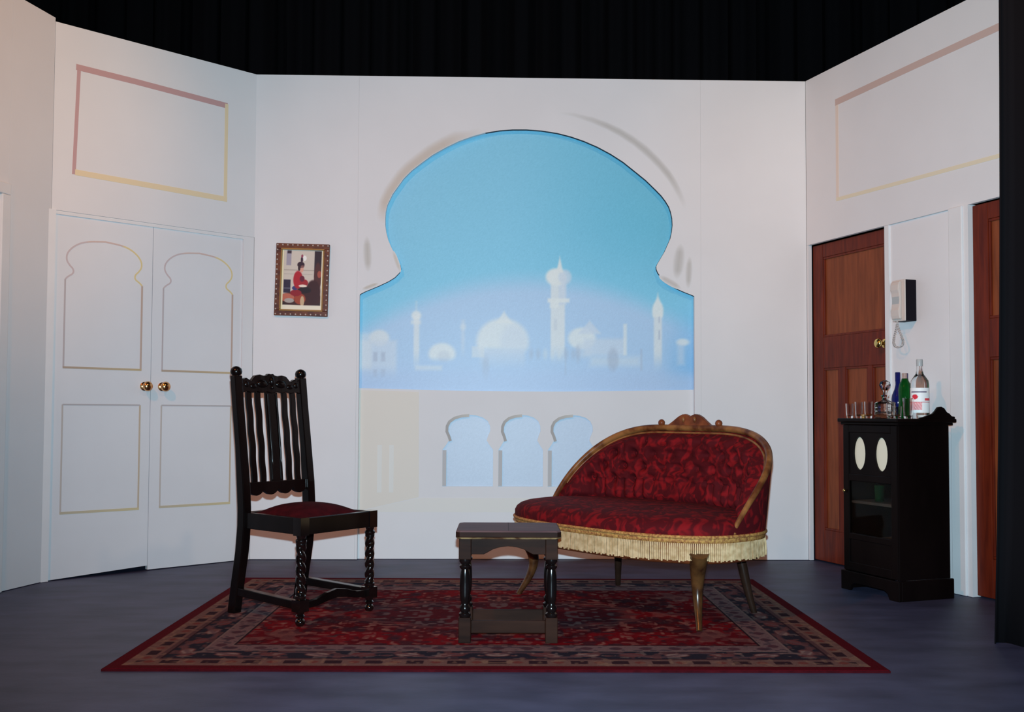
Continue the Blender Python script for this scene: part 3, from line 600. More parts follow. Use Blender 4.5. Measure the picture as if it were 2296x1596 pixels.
# ------------------------------------------------------------------ rug
def rug():
    Wd, D = 2.815, 1.975; nx, ny = 620, 440; rng = np.random.default_rng(11)
    u = np.linspace(0, Wd, nx + 1); v = np.linspace(0, D, ny + 1); X, Y = np.meshgrid(u, v)
    def vnoise(px, py, cell, seed):
        r = np.random.default_rng(seed); g = r.random((int(4 / cell) + 3, int(4 / cell) + 3)); fx, fy = px / cell, py / cell
        i, j = fx.astype(int), fy.astype(int); a, b = fx - i, fy - j; a, b = a*a*(3-2*a), b*b*(3-2*b)
        return (g[j, i]*(1-a) + g[j, i+1]*a)*(1-b) + (g[j+1, i]*(1-a) + g[j+1, i+1]*a)*b
    ex = np.minimum(X, Wd - X); ey = np.minimum(Y, D - Y); e = np.minimum(ex, ey)
    along = np.where(ey <= ex, np.abs(X - Wd/2), np.abs(Y - D/2) + 0.3)
    c = np.zeros(X.shape + (3,))
    def put(mask, col, a=1.0):
        nonlocal c; c = c + (np.array(col, float) - c) * (np.clip(mask, 0, 1) * a)[..., None]
    qx, qy = np.abs(X - Wd/2), np.abs(Y - D/2)
    n1 = vnoise(qx + 0.3, qy + 0.2, 0.055, 1); n2 = vnoise(qx + 0.1, qy + 0.4, 0.032, 2); n3 = vnoise(qx, qy, 0.11, 3); n4 = vnoise(qx + 0.7, qy + 0.1, 0.022, 4)
    # field
    c[:] = (162, 22, 36)
    put(sstep(n3, 0.55, 0.75), (112, 24, 36), 0.8)
    put(sstep(n1, 0.62, 0.74), (84, 54, 66), 0.65); put(sstep(n2, 0.66, 0.78), (184, 118, 110), 0.75); put(sstep(n4, 0.76, 0.88), (204, 156, 138), 0.75); put(sstep(-n2, -0.24, -0.12), (70, 44, 58), 0.65); put(sstep(-n4, -0.20, -0.10), (120, 84, 92), 0.5)
    # vines round the medallion
    rr = np.sqrt((qx / 0.62) ** 2 + (qy / 0.30) ** 2) + 0.05 * np.sin(10 * np.arctan2(qy / 0.30, qx / 0.62))
    put(sstep(1 - rr, -0.05, 0.05), (66, 46, 60), 0.5); put(sstep(1 - np.abs(rr - 1) / 0.07, 0, 0.5), (176, 120, 112), 0.4)
    put(sstep(1 - rr, 0.33, 0.42), (130, 26, 40), 0.6); put(sstep(n2, 0.58, 0.68) * sstep(1 - rr, 0, 0.1), (150, 128, 128), 0.75)
    rc = np.sqrt(((1.03 - qx) / 0.42) ** 2 + ((0.62 - qy) / 0.26) ** 2)
    put(sstep(1 - rc, 0, 0.1), (84, 40, 54), 0.25); put(sstep(1 - np.abs(rc - 1) / 0.06, 0, 0.5), (180, 124, 114), 0.25); put(sstep(n1, 0.5, 0.6) * sstep(1 - rc, 0, 0.1), (176, 112, 106), 0.6)
    # borders, from the field outwards
    def band(a, b): return ((e >= a) & (e < b)).astype(float)
    bn = band(0.275, 0.372); put(bn, (162, 128, 130)); put(bn * sstep(np.cos(along * 2*math.pi/0.115) + 0.6*np.cos((e - 0.323) * 90), 0.55, 0.95), (104, 62, 76), 0.8)
    put(bn * sstep(n4, 0.62, 0.7), (86, 72, 88), 0.6); put(band(0.275, 0.284) + band(0.364, 0.372), (176, 148, 142), 0.8); put(band(0.372, 0.380), (60, 40, 52))
    bm_ = band(0.165, 0.275); put(bm_, (60, 56, 72))
    ph = along * 2 * math.pi / 0.34; mid = (e - 0.220)
    put(bm_ * sstep(1 - np.sqrt((((along + 0.085) % 0.17 - 0.085) / 0.055) ** 2 + (mid / 0.034) ** 2), 0, 0.25), (158, 88, 88), 0.9)
    put(bm_ * sstep(1 - np.sqrt((((along + 0.17) % 0.34 - 0.17) / 0.050) ** 2 + (mid / 0.026) ** 2), 0, 0.3), (196, 170, 162), 0.9)
    put(bm_ * sstep(0.016 - np.abs(mid - 0.034 * np.sin(ph)), 0, 0.008), (140, 104, 110), 0.75); put(bm_ * sstep(n2, 0.66, 0.74), (150, 96, 96), 0.7); put(bm_ * sstep(n4, 0.78, 0.86), (190, 160, 150), 0.6)
    bo = band(0.052, 0.165); put(bo, (158, 118, 110)); put(bo * (np.abs(((along + 0.075) % 0.15) - 0.075) < 0.032) * (np.abs(e - 0.105) < 0.022), (66, 40, 52), 0.9)
    put(bo * sstep(np.cos(along * 2*math.pi/0.15 + math.pi) - np.abs(e - 0.105) * 22, 0.45, 0.75), (160, 60, 56), 0.55); put(band(0.140, 0.165), (120, 84, 88), 0.9); put(band(0.157, 0.165), (70, 46, 58)); put(bo * sstep(n4, 0.72, 0.8), (200, 160, 130), 0.5)
    put((e < 0.052).astype(float), (118, 20, 36))
    c *= (0.94 + 0.12 * rng.random(X.shape))[..., None]
    # the same pile, darker and redder than the print on white boards: plain wool dye albedo
    alb = lin(np.clip(c, 0, 255)) * 0.44
    m = MB(); V = np.stack([X - Wd/2, Y - D/2, np.full(X.shape, 0.009)], -1).reshape(-1, 3); w = nx + 1
    V[:, 2] -= np.where(e.ravel() < 0.002, 0.004, 0)
    I = (np.arange(ny)[:, None] * w + np.arange(nx)[None]).ravel()
    m.v = V.tolist(); m.f = np.stack([I, I + 1, I + 1 + w, I + w], 1).tolist(); m.m = [0] * len(m.f)
    root = thing('persian_rug', (-0.057, 4.573, 0), R(0.45), 'red and navy patterned oriental rug with wide borders under the furniture', 'rug')
    m.build('pile', 'rug', root, cols=alb.reshape(-1, 3))
    q = MB(); q.box(-Wd/2, Wd/2, -D/2, D/2, 0.0, 0.0075); q.build('backing', 'seat_red', root)
rug()
RZ = 0.009

# ------------------------------------------------------------------ carved high-backed chair
def chair():
    root = thing('carved_chair', (-0.952, 4.592, RZ), R(53.5), 'tall dark oak chair with slatted back, twist legs and dark red seat', 'chair')
    FX, FY, BX = 0.208, -0.215, 0.190
    # front legs: square head, barley twist, square block, turned foot
    for sx in (-1, 1):
        x = sx * FX; m = MB()
        m.box(x - 0.024, x + 0.024, FY - 0.024, FY + 0.024, 0.385, 0.462)
        m.lathe([(0.019, 0.350), (0.024, 0.358), (0.024, 0.366), (0.017, 0.372), (0.022, 0.386)], 16, (x, FY, 0))
        m.twist(0.135, 0.352, 0.0225, 4.6, (x, FY), hand=sx)
        m.lathe([(0.018, 0.108), (0.024, 0.117), (0.024, 0.128), (0.017, 0.136)], 16, (x, FY, 0))
        m.box(x - 0.026, x + 0.026, FY - 0.026, FY + 0.026, 0.062, 0.112)
        m.lathe([(0.013, 0.0), (0.019, 0.006), (0.022, 0.016), (0.019, 0.026), (0.012, 0.031), (0.017, 0.036), (0.020, 0.043), (0.014, 0.050), (0.018, 0.056), (0.018, 0.064)], 16, (x, FY, 0))
        m.build('front_leg', 'oak_turned', root, smooth=40)
    # rear legs run on up as the back posts
    prof = [(0.245, 0.0), (0.222, 0.14), (0.196, 0.28), (0.184, 0.40), (0.184, 0.48), (0.192, 0.58), (0.212, 0.76), (0.238, 0.94), (0.256, 1.082)]
    def post_y(z): return float(np.interp(z, [p[1] for p in prof], [p[0] for p in prof]))
    for sx in (-1, 1):
        m = MB(); n = len(prof); V = []; F = []
        for y, z in prof:
            w, d = 0.0215, (0.024 if z < 0.6 else 0.019)
            x = sx * (BX + 0.004)
            V += [(x - w, y - d, z), (x + w, y - d, z), (x + w, y + d, z), (x - w, y + d, z)]
        for j in range(n - 1):
            for k in range(4): F.append((4*j+k, 4*j+(k+1) % 4, 4*j+4+(k+1) % 4, 4*j+4+k))
        F += [(3, 2, 1, 0), tuple(range(4*n-4, 4*n))]
        m.add(V, F); leg = m.build('back_post', 'oak_dark', root, bevel=0.004)
        m = MB(); m.lathe([(0.020, 0), (0.019, 0.004), (0.026, 0.011), (0.0275, 0.022), (0.024, 0.034), (0.013, 0.043), (0.003, 0.046)], 16, (sx * (BX + 0.004), 0.256, 1.080))
        m.build('finial', 'oak_dark', root, smooth=50)
    # seat rails
    m = MB(); m.box(-FX + 0.024, FX - 0.024, FY - 0.020, FY + 0.008, 0.388, 0.460); m.build('seat_rail', 'oak_dark', root, bevel=0.003)
    m = MB(); m.box(-BX + 0.018, BX - 0.018, 0.168, 0.200, 0.388, 0.460); m.build('seat_rail', 'oak_dark', root, bevel=0.003)
    for sx in (-1, 1):
        m = MB(); a, b = sx * FX, sx * (BX + 0.002)
        V = [(a - .012, FY + .023, .388), (a + .012, FY + .023, .388), (b + .012, .162, .388), (b - .012, .162, .388)]
        V += [(x, y, .460) for x, y, z in V]; m.add(V, [(0,3,2,1),(4,5,6,7),(0,1,5,4),(1,2,6,5),(2,3,7,6),(3,0,4,7)])
        m.build('seat_rail', 'oak_dark', root, bevel=0.003)
    # domed drop-in seat
    m = MB()
    def pad(u, v):
        a, b = 2*u - 1, 2*v - 1; w = FX - 0.012 + (BX - FX) * v
        h = (1 - abs(a) ** 3.0) * (1 - abs(b) ** 3.0); return (a * w, (FY + 0.006) * (1 - v) + 0.166 * v, 0.452 + 0.050 * h)
    m.grid(pad, 20, 20); m.build('seat_pad', 'seat_red', root, smooth=80)
    # stretchers
    for sx in (-1, 1):
        m = MB(); m.tube([(sx * FX, FY + 0.02, 0.088), (sx * (BX + 0.003), 0.21, 0.100)], 0.025, 4, up=(0, 0, 1)); m.build('side_stretcher', 'oak_dark', root, bevel=0.003)
    top = [(-FX + 0.02, 0.098), (-0.12, 0.104), (-0.06, 0.122), (0, 0.132), (0.06, 0.122), (0.12, 0.104), (FX - 0.02, 0.098)]
    bot = [(FX - 0.02, 0.070), (0.12, 0.074), (0.05, 0.088), (0, 0.094), (-0.05, 0.088), (-0.12, 0.074), (-FX + 0.02, 0.070)]
    m = MB(); m.plate(bot[::-1] + top[::-1], (), FY - 0.011, FY + 0.011); m.build('front_stretcher', 'oak_dark', root, bevel=0.002)
    # reclined back frame: parts are drawn flat and leaned with the posts
    tilt = math.atan2(post_y(1.06) - post_y(0.58), 0.48)
    bk = lambda z: post_y(z)
    def lean(mb, zref):
        mb.v = [(x, y + bk(z) + 0.0, z) for x, y, z in mb.v]; return mb
    half = [(0.0, 1.094), (0.012, 1.097), (0.022, 1.090), (0.04, 1.086), (0.066, 1.091), (0.092, 1.086), (0.108, 1.070), (0.116, 1.060), (0.130, 1.066), (0.146, 1.074), (0.160, 1.066), (0.172, 1.072)]
    up = [(-x, z) for x, z in reversed(half[1:])] + half
    out = [(-0.172, 1.004)] + [(-0.172 + 0.344 * i / 12, 1.004 + (0.006 if i % 2 else 0.0)) for i in range(1, 12)] + [(0.172, 1.004)] + up[::-1]
    m = MB(); m.plate(out, (), -0.014, 0.010); crest = lean(m, 0).build('crest_rail', 'oak_dark', root, bevel=0.003)
    m = MB(); m.sphere((0, -0.016, 1.062), 0.017, 12, 8, (0.8, 0.7, 1.3)); m.sphere((0, -0.016, 1.032), 0.010, 10, 6)
    for sx in (-1, 1):
        m.sphere((sx * 0.055, -0.014, 1.048), 0.024, 12, 8, (1.4, 0.5, 0.8)); m.sphere((sx * 0.110, -0.014, 1.036), 0.015, 12, 8, (1.4, 0.6, 0.8)); m.sphere((sx * 0.148, -0.014, 1.044), 0.014, 10, 6, (1, 0.6, 1))
    lean(m, 0).build('carved_leaves', 'oak_dark', crest, smooth=60)
    # lower back rail with a scalloped edge
    lo = []
    for i in range(4):
        a = -0.172 + 0.086 * i
        for k in range(9):
            t = k / 8; lo.append((a + 0.086 * t, 0.556 - 0.026 * math.sin(math.pi * t) ** 0.7))
    m = MB(); m.plate(lo + [(0.172, 0.592), (-0.172, 0.592)], (), -0.012, 0.010); lean(m, 0).build('lower_back_rail', 'oak_dark', root, bevel=0.002)
    def slat(x, w, name, wav):
        mb = MB(); z0, z1, n = 0.588, 1.008, 28
        l = []; r = []
        for i in range(n + 1):
            z = z0 + (z1 - z0) * i / n; s_ = wav * math.sin((z - z0) / (z1 - z0) * math.pi * 6.0)
            l.append((x - w / 2 + s_, z)); r.append((x + w / 2 + s_, z))
        mb.plate(l[::-1][::-1] and (l[::-1] + r), (), -0.007, 0.007); return lean(mb, 0).build(name, 'oak_dark', root, bevel=0.0015)
    for x in (-0.131, -0.079, 0.079, 0.131): slat(x, 0.0285, 'slat', 0.0018 * (1 if x < 0 else -1))
    sp = slat(0, 0.070, 'centre_splat', 0.0)
    for x in (-0.026, 0.026):
        m = MB(); m.tube([(x, bk(z) - 0.009, z) for z in np.linspace(0.60, 1.0, 9)], 0.005, 6); m.build('bead_moulding', 'oak_dark', sp, smooth=60)
    return root
chair()

# ------------------------------------------------------------------ joint stool used as a coffee table
def stool():
    root = thing('joint_stool', (-0.013, 4.128, RZ), R(0.5), 'small dark oak joint stool with turned legs and a worn top edge', 'stool')
    LX, LY = 0.173, 0.112
    for sx in (-1, 1):
        for sy in (-1, 1):
            x, y = sx * LX, sy * LY; m = MB()
            leg = MB(); leg.box(x - .0245, x + .0245, y - .0245, y + .0245, 0.330, 0.416)
            lo = leg.build('leg', 'stool_wood', root, bevel=0.003)
            m.lathe([(0.020, 0.098), (0.024, 0.106), (0.024, 0.114), (0.016, 0.120), (0.021, 0.128), (0.0215, 0.140), (0.015, 0.148), (0.0155, 0.158), (0.0185, 0.166), (0.0205, 0.190), (0.0215, 0.225), (0.0205, 0.262), (0.018, 0.282), (0.0165, 0.290), (0.022, 0.296), (0.023, 0.304), (0.016, 0.310), (0.0235, 0.320), (0.0235, 0.332)], 20, (x, y, 0))
            m.build('turned_shaft', 'stool_turned', lo, smooth=50)
            m = MB(); m.box(x - .0245, x + .0245, y - .0245, y + .0245, 0.0, 0.100); m.build('foot_block', 'stool_wood', lo, bevel=0.003)
    def apron(w):
        top = [(-w, 0.414), (w, 0.414)]
        low = [(w, 0.350), (w * 0.66, 0.350), (w * 0.58, 0.356), (w * 0.40, 0.371), (w * 0.2, 0.379), (0, 0.382), (-w * 0.2, 0.379), (-w * 0.40, 0.371), (-w * 0.58, 0.356), (-w * 0.66, 0.350), (-w, 0.350)]
        return [(-w, 0.350)] + low[::-1][1:] + [(w, 0.414), (-w, 0.414)]
    for sy in (-1, 1):
        m = MB(); y = sy * (LY + 0.006); m.plate(apron(LX - 0.024), (), y - 0.010, y + 0.010); m.build('apron', 'stool_wood', root, bevel=0.002)
        m = MB(); m.box(-LX + 0.024, LX - 0.024, sy * LY - 0.011, sy * LY + 0.011, 0.036, 0.086); m.build('stretcher', 'stool_wood', root, bevel=0.004)
    for sx in (-1, 1):
        m = MB(); x = sx * (LX + 0.006); m.plate(apron(LY - 0.024), (), x - 0.010, x + 0.010, axis='x'); m.build('apron', 'stool_wood', root, bevel=0.002)
        m = MB(); m.box(sx * LX - 0.011, sx * LX + 0.011, -LY + 0.024, LY - 0.024, 0.036, 0.086); m.build('stretcher', 'stool_wood', root, bevel=0.004)
    def octo(a, b, c): return [(-a, -b + c), (-a + c, -b), (a - c, -b), (a, -b + c), (a, b - c), (a - c, b), (-a + c, b), (-a, b - c)]
    m = MB(); layers = [(0.420, 0.207, 0.153), (0.423, 0.210, 0.156), (0.441, 0.210, 0.156), (0.4455, 0.207, 0.153), (0.447, 0.204, 0.150)]
    V = []; F = []
    for z, a, b in layers: V += [(x, y, z) for x, y in octo(a, b, 0.016)]
    for j in range(len(layers) - 1):
        for k in range(8): F.append((8*j+k, 8*j+(k+1) % 8, 8*j+8+(k+1) % 8, 8*j+8+k))
    F += [tuple(reversed(range(8))), tuple(range(8*len(layers)-8, 8*len(layers)))]
    m.add(V, F); m.m = [1] * 16 + [0] * (len(F) - 16); tp_ = m.build('top', ['stool_top', 'stool_wood'], root)
    q = MB(); q.box(-0.0012, 0.0012, -0.149, 0.149, 0.446, 0.4473); q.build('board_joint', 'stool_wood', tp_)
    m = MB(); V = []; F = []
    for z, a, b in ((0.4135, 0.203, 0.149), (0.4205, 0.211, 0.157)): V += [(x, y, z) for x, y in octo(a, b, 0.016)]
    for k in range(8): F.append((k, (k+1) % 8, 8+(k+1) % 8, 8+k))
    F += [tuple(reversed(range(8))), tuple(range(8, 16))]; m.add(V, F); m.build('worn_edge_moulding', 'worn_edge', tp_)
stool()

# ------------------------------------------------------------------ red buttoned settee
def settee():
    TH = -0.873; UC, HA, VC, HB, NF, NR = 0.5468, 0.677, 0.2719, 0.3848, 2.63, 2.33
    eL, eR, FL, PW, ZT, ZR, LEAN = 0.8038, 0.966, 0.155, 2.65, 0.838, 0.392, 0.10
    root = thing('buttoned_settee', (0.031, 5.086, RZ), TH, 'dark red buttoned velvet settee with curved gilt back rail and cream fringe', 'settee')
    def outl(a, inset=0.0):
        c, s = math.cos(a), math.sin(a); n = NF if s < 0 else NR
        ha, hb = HA - inset, HB - inset
        return (UC + ha * math.copysign(abs(c) ** (2 / n), c), VC + hb * math.copysign(abs(s) ** (2 / n), s))
    A = [2 * math.pi * i / 360 for i in range(360)]
    # resample the outline evenly so all trim runs at an even pitch
    fine = [outl(2 * math.pi * i / 3600) for i in range(3600)]
    def norm(p):
        x, y = (p[0] - UC) / HA ** 2, (p[1] - VC) / HB ** 2; q = math.hypot(x, y); return (x / q, y / q)
    # wooden seat rail behind the fringe
    m = MB(); V = []; F = []; n = 120
    for z, ins in ((0.277, 0.020), (0.290, 0.008), (0.390, 0.008)):
        for i in range(n): V.append((*outl(2*math.pi*i/n, ins), z))
    for j in range(2):
        for k in range(n): F.append((j*n+k, j*n+(k+1) % n, (j+1)*n+(k+1) % n, (j+1)*n+k))
    F += [tuple(reversed(range(n))), tuple(range(2*n, 3*n))]; m.add(V, F); m.build('seat_rail', 'crest_wood', root, smooth=50)
    # domed seat
    m = MB(); rings = [(0.0, 0.388), (-0.006, 0.402), (-0.006, 0.425), (0.004, 0.444), (0.022, 0.458), (0.05, 0.468), (0.10, 0.476), (0.18, 0.482), (0.28, 0.485), (0.36, 0.486)]
    V = []; F = []
    for ins, z in rings:
        for i in range(n): V.append((*outl(2*math.pi*i/n, ins), z))
    for j in range(len(rings) - 1):
        for k in range(n): F.append((j*n+k, j*n+(k+1) % n, (j+1)*n+(k+1) % n, (j+1)*n+k))
    F.append(tuple(range((len(rings)-1)*n, len(rings)*n))); m.add(V, F); m.build('seat', 'damask', root, smooth=80)
    # gold braid and fringe
    loop = [(*outl(a, -0.008), 0.393) for a in A[::2]]
    m = MB(); m.tube(loop, 0.0075, 8, closed=True, up=(0, 0, 1)); m.build('gold_cord', 'braid', root, smooth=60)
    m = MB(); V = []; F = []
    for z, ins in ((0.366, -0.004), (0.388, -0.006)):
        for a in A: V.append((*outl(a, ins), z))
    for k in range(360): F.append((k, (k+1) % 360, 360 + (k+1) % 360, 360 + k))
    m.add(V, F); o = m.build('braid_heading', 'braid', root, smooth=60)
    sd = o.modifiers.new('thick', 'SOLIDIFY'); sd.thickness = 0.004
    random.seed(4); m = MB(); acc = 0.0; last = fine[0]
    for p in fine[1:]:
        acc += math.hypot(p[0]-last[0], p[1]-last[1]); last = p
        if acc < 0.0080: continue
        acc = 0.0; nx, ny = norm(p); tx, ty = -ny, nx; w = 0.0026 + random.random() * 0.0010; L = 0.292 + random.uniform(-0.006, 0.004); o1 = 0.004 + random.uniform(-0.001, 0.0025)
        V = []
        for z, ww, off in ((0.367, w * 0.75, 0.003), (0.345, w, o1), (L, w * 1.05, o1 + random.uniform(-0.001, 0.002))):
            for a, b in ((-ww, 0), (ww, 0), (ww, 0.004), (-ww, 0.004)): V.append((p[0] + tx * a + nx * (off + b), p[1] + ty * a + ny * (off + b), z))
        F = [(0, 1, 2, 3), (11, 10, 9, 8)]
        for j in range(2):
            for k in range(4): F.append((4*j+k, 4*j+4+k, 4*j+4+(k+1) % 4, 4*j+(k+1) % 4))
        m.add(V, F)
    m.build('fringe', 'fringe', root, kind='stuff')
    # back: arc-length parameter d along the rear of the outline, positive towards the open end
    ang = np.radians(np.linspace(-60, 240, 1201)); P = np.array([outl(a) for a in ang])
    dd = np.r_[0, np.cumsum(np.linalg.norm(np.diff(P, axis=0), axis=1))]; dd -= np.interp(math.pi / 2, ang, dd)
    def base(d): return (float(np.interp(d, dd, P[:, 0])), float(np.interp(d, dd, P[:, 1])))
    def height(d):
        e = eR if d < 0 else eL; t = min(1, max(0, (abs(d) - FL) / (e - FL))); return ZR + 0.02 + (ZT - ZR - 0.02) * (1 - t ** PW)
    def at(d, z, inn=0.0):
        p = base(d); nx, ny = norm(p); k = LEAN * (z - ZR) - inn; return Vector((p[0] + nx * k, p[1] + ny * k, z))
    ds = np.concatenate([np.linspace(-eR, -0.2, 60), np.linspace(-0.18, 0.18, 12), np.linspace(0.2, eL, 52)])
    # buttons in staggered rows
    btn = []
    for r_, (z, off) in enumerate(((0.772, 0.0), (0.706, 0.061), (0.640, 0.0), (0.574, 0.061))):
        for i in range(-9, 9):
            d = i * 0.122 + off
            if -eR + 0.10 < d < eL - 0.08 and z < height(d) - 0.045: btn.append((d, z))
    B = np.array(btn); lowest = {}
    for d, z in btn:
        if z <= 0.645: lowest[round(d, 3)] = z
    def puff(d, z, h):
        q = np.sqrt(((B[:, 0] - d)) ** 2 + ((B[:, 1] - z)) ** 2); r0 = q.min()
        two = np.sort(q)[:2]; crease = 1 - math.exp(-((two[1] - two[0]) / 0.016) ** 2)
        inside = float(sstep(h - z, 0.0, 0.05)) * float(sstep(z, 0.44, 0.50))
        p = 0.056 * (1 - math.exp(-(r0 / 0.027) ** 2)) * (0.72 + 0.28 * crease)
        if z < 0.575:      # pleats falling from the last buttons to the seat
            k = min(abs(d - x) for x in B[:, 0]); p = p * 0.45 + 0.022 * (1 - math.exp(-(k / 0.016) ** 2))
        return p * inside
    m = MB(); nv = 64; nd = len(ds); V = []; F = []
    for d in ds:
        h = height(d) - 0.006; z0 = min(0.445, h - 0.004)
        for j in range(nv + 1):
            z = z0 + (h - z0) * j / nv; body = 0.042 * float(sstep(h - z, 0.0, 0.06)); V.append(at(d, z, 0.004 + body + puff(d, z, h)))
    for i in range(nd - 1):
        for j in range(nv): F.append((i*(nv+1)+j, i*(nv+1)+j+1, (i+1)*(nv+1)+j+1, (i+1)*(nv+1)+j))
    m.add(V, F); bk = m.build('buttoned_back', 'damask', root, smooth=80)
    bp = None
    for d, z in btn:
        loc = at(d, z, 0.004 + 0.042 * float(sstep(height(d) - 0.006 - z, 0, 0.06)) + 0.002)
        if bp is None:
            q = MB(); q.sphere((0, 0, 0), 0.0095, 12, 6); bp = q.build('button', 'damask', bk, smooth=60); bp.location = loc
        else:
            q = bp.copy(); COL.objects.link(q); q.location = loc
    # plain outer back
    m = MB(); V = []; F = []
    for d in ds:
        h = height(d)
        for j in range(7): z = 0.385 + (h - 0.385) * j / 6; V.append(at(d, z, -0.006))
    for i in range(nd - 1):
        for j in range(6): F.append((i*7+j, (i+1)*7+j, (i+1)*7+j+1, i*7+j+1))
    m.add(V, F); m.build('outer_back', 'damask', root, smooth=80)
    # show-wood rail
    path = [at(d, height(d) + 0.004, 0.008) for d in ds]
    path = [at(-eR, 0.40, -0.004)] + path + [at(eL, 0.40, -0.002)]
    rad = [0.006] + [0.0165 - 0.0075 * max(0, (abs(d) - 0.55) / 0.42) for d in ds] + [0.006]
    m = MB(); m.tube(path, rad, 10, flat=1.25); rail = m.build('back_rail', 'rail_gilt', root, smooth=60)
    path = [at(d, height(d) - 0.020, 0.024) for d in ds if abs(d) < 0.72]
    m = MB(); m.tube(path, 0.006, 8); m.build('inner_bead', 'rail_gilt', rail, smooth=60)
    # carved crest
    half = [(0.0, 0.050), (0.012, 0.058), (0.030, 0.064), (0.050, 0.062), (0.075, 0.050), (0.105, 0.028), (0.128, 0.012), (0.150, 0.004)]
    prof = [(-x, z) for x, z in reversed(half[1:])] + half; o = 0.012
    m = MB(); m.plate([(-0.15, -0.012), (0.15, -0.012)] + prof[::-1], (), -0.011, 0.011)
    m.v = [tuple(at(x, ZT + z + o, 0.008 + 0.0) + Vector((norm(base(x))[0] * y, norm(base(x))[1] * y, 0))) for x, y, z in m.v]
    cr = m.build('carved_crest', 'crest_wood', rail, bevel=0.003)
    for sx in (-1, 1):
        c_ = at(sx * 0.182, ZT + 0.030, 0.008); q = MB(); q.sphere(c_, 0.0185, 12, 8); q.build('crest_ball', 'crest_wood', rail, smooth=60)
        c_ = at(sx * 0.036, ZT + 0.048, 0.021); q = MB(); q.sphere(c_, 0.009, 10, 6, (1, 1, 1.7)); q.build('crest_boss', 'rail_gilt', rail, smooth=60)
    # legs
    def leg(u, v, du, dv, prof, mname, name):
        q = math.hypot(du, dv); du, dv = du / q, dv / q; pz = smooth_closed(prof, 2)
        m = MB(); m.tube([(u + du * o_, v + dv * o_, z) for o_, z, r in prof3(prof)], [r for o_, z, r in prof3(prof)], 12); return m.build(name, mname, root, smooth=60)
    def prof3(pr):
        zz = np.linspace(0, 1, 25); t = np.linspace(0, 1, len(pr)); a = np.array(pr)
        out = a.copy()
        for _ in range(3):
            q = [out[0]]
            for i in range(len(out) - 1): q += [out[i]*0.75 + out[i+1]*0.25, out[i]*0.25 + out[i+1]*0.75]
            q.append(out[-1]); out = np.array(q)
        return [tuple(x) for x in out]
    sabre = [(-0.010, 0.330, 0.044), (-0.040, 0.285, 0.040), (-0.074, 0.225, 0.031), (-0.086, 0.165, 0.025), (-0.066, 0.095, 0.019), (-0.028, 0.035, 0.0145), (-0.006, 0.0, 0.0130)]
    leg(0.0, 0.0, -1, -1, sabre, 'leg_gilt', 'front_leg'); leg(1.151, 0.028, 1, -1, sabre, 'leg_gilt', 'front_leg')
    rear = [(-0.075, 0.330, 0.026), (-0.060, 0.25, 0.024), (-0.042, 0.16, 0.021), (-0.018, 0.06, 0.016), (0.0, 0.0, 0.014)]
    leg(0.141, 0.585, -1, 1, rear, 'leg_dark', 'rear_leg'); leg(1.052, 0.540, 1, 1, rear, 'leg_dark', 'rear_leg')
settee()

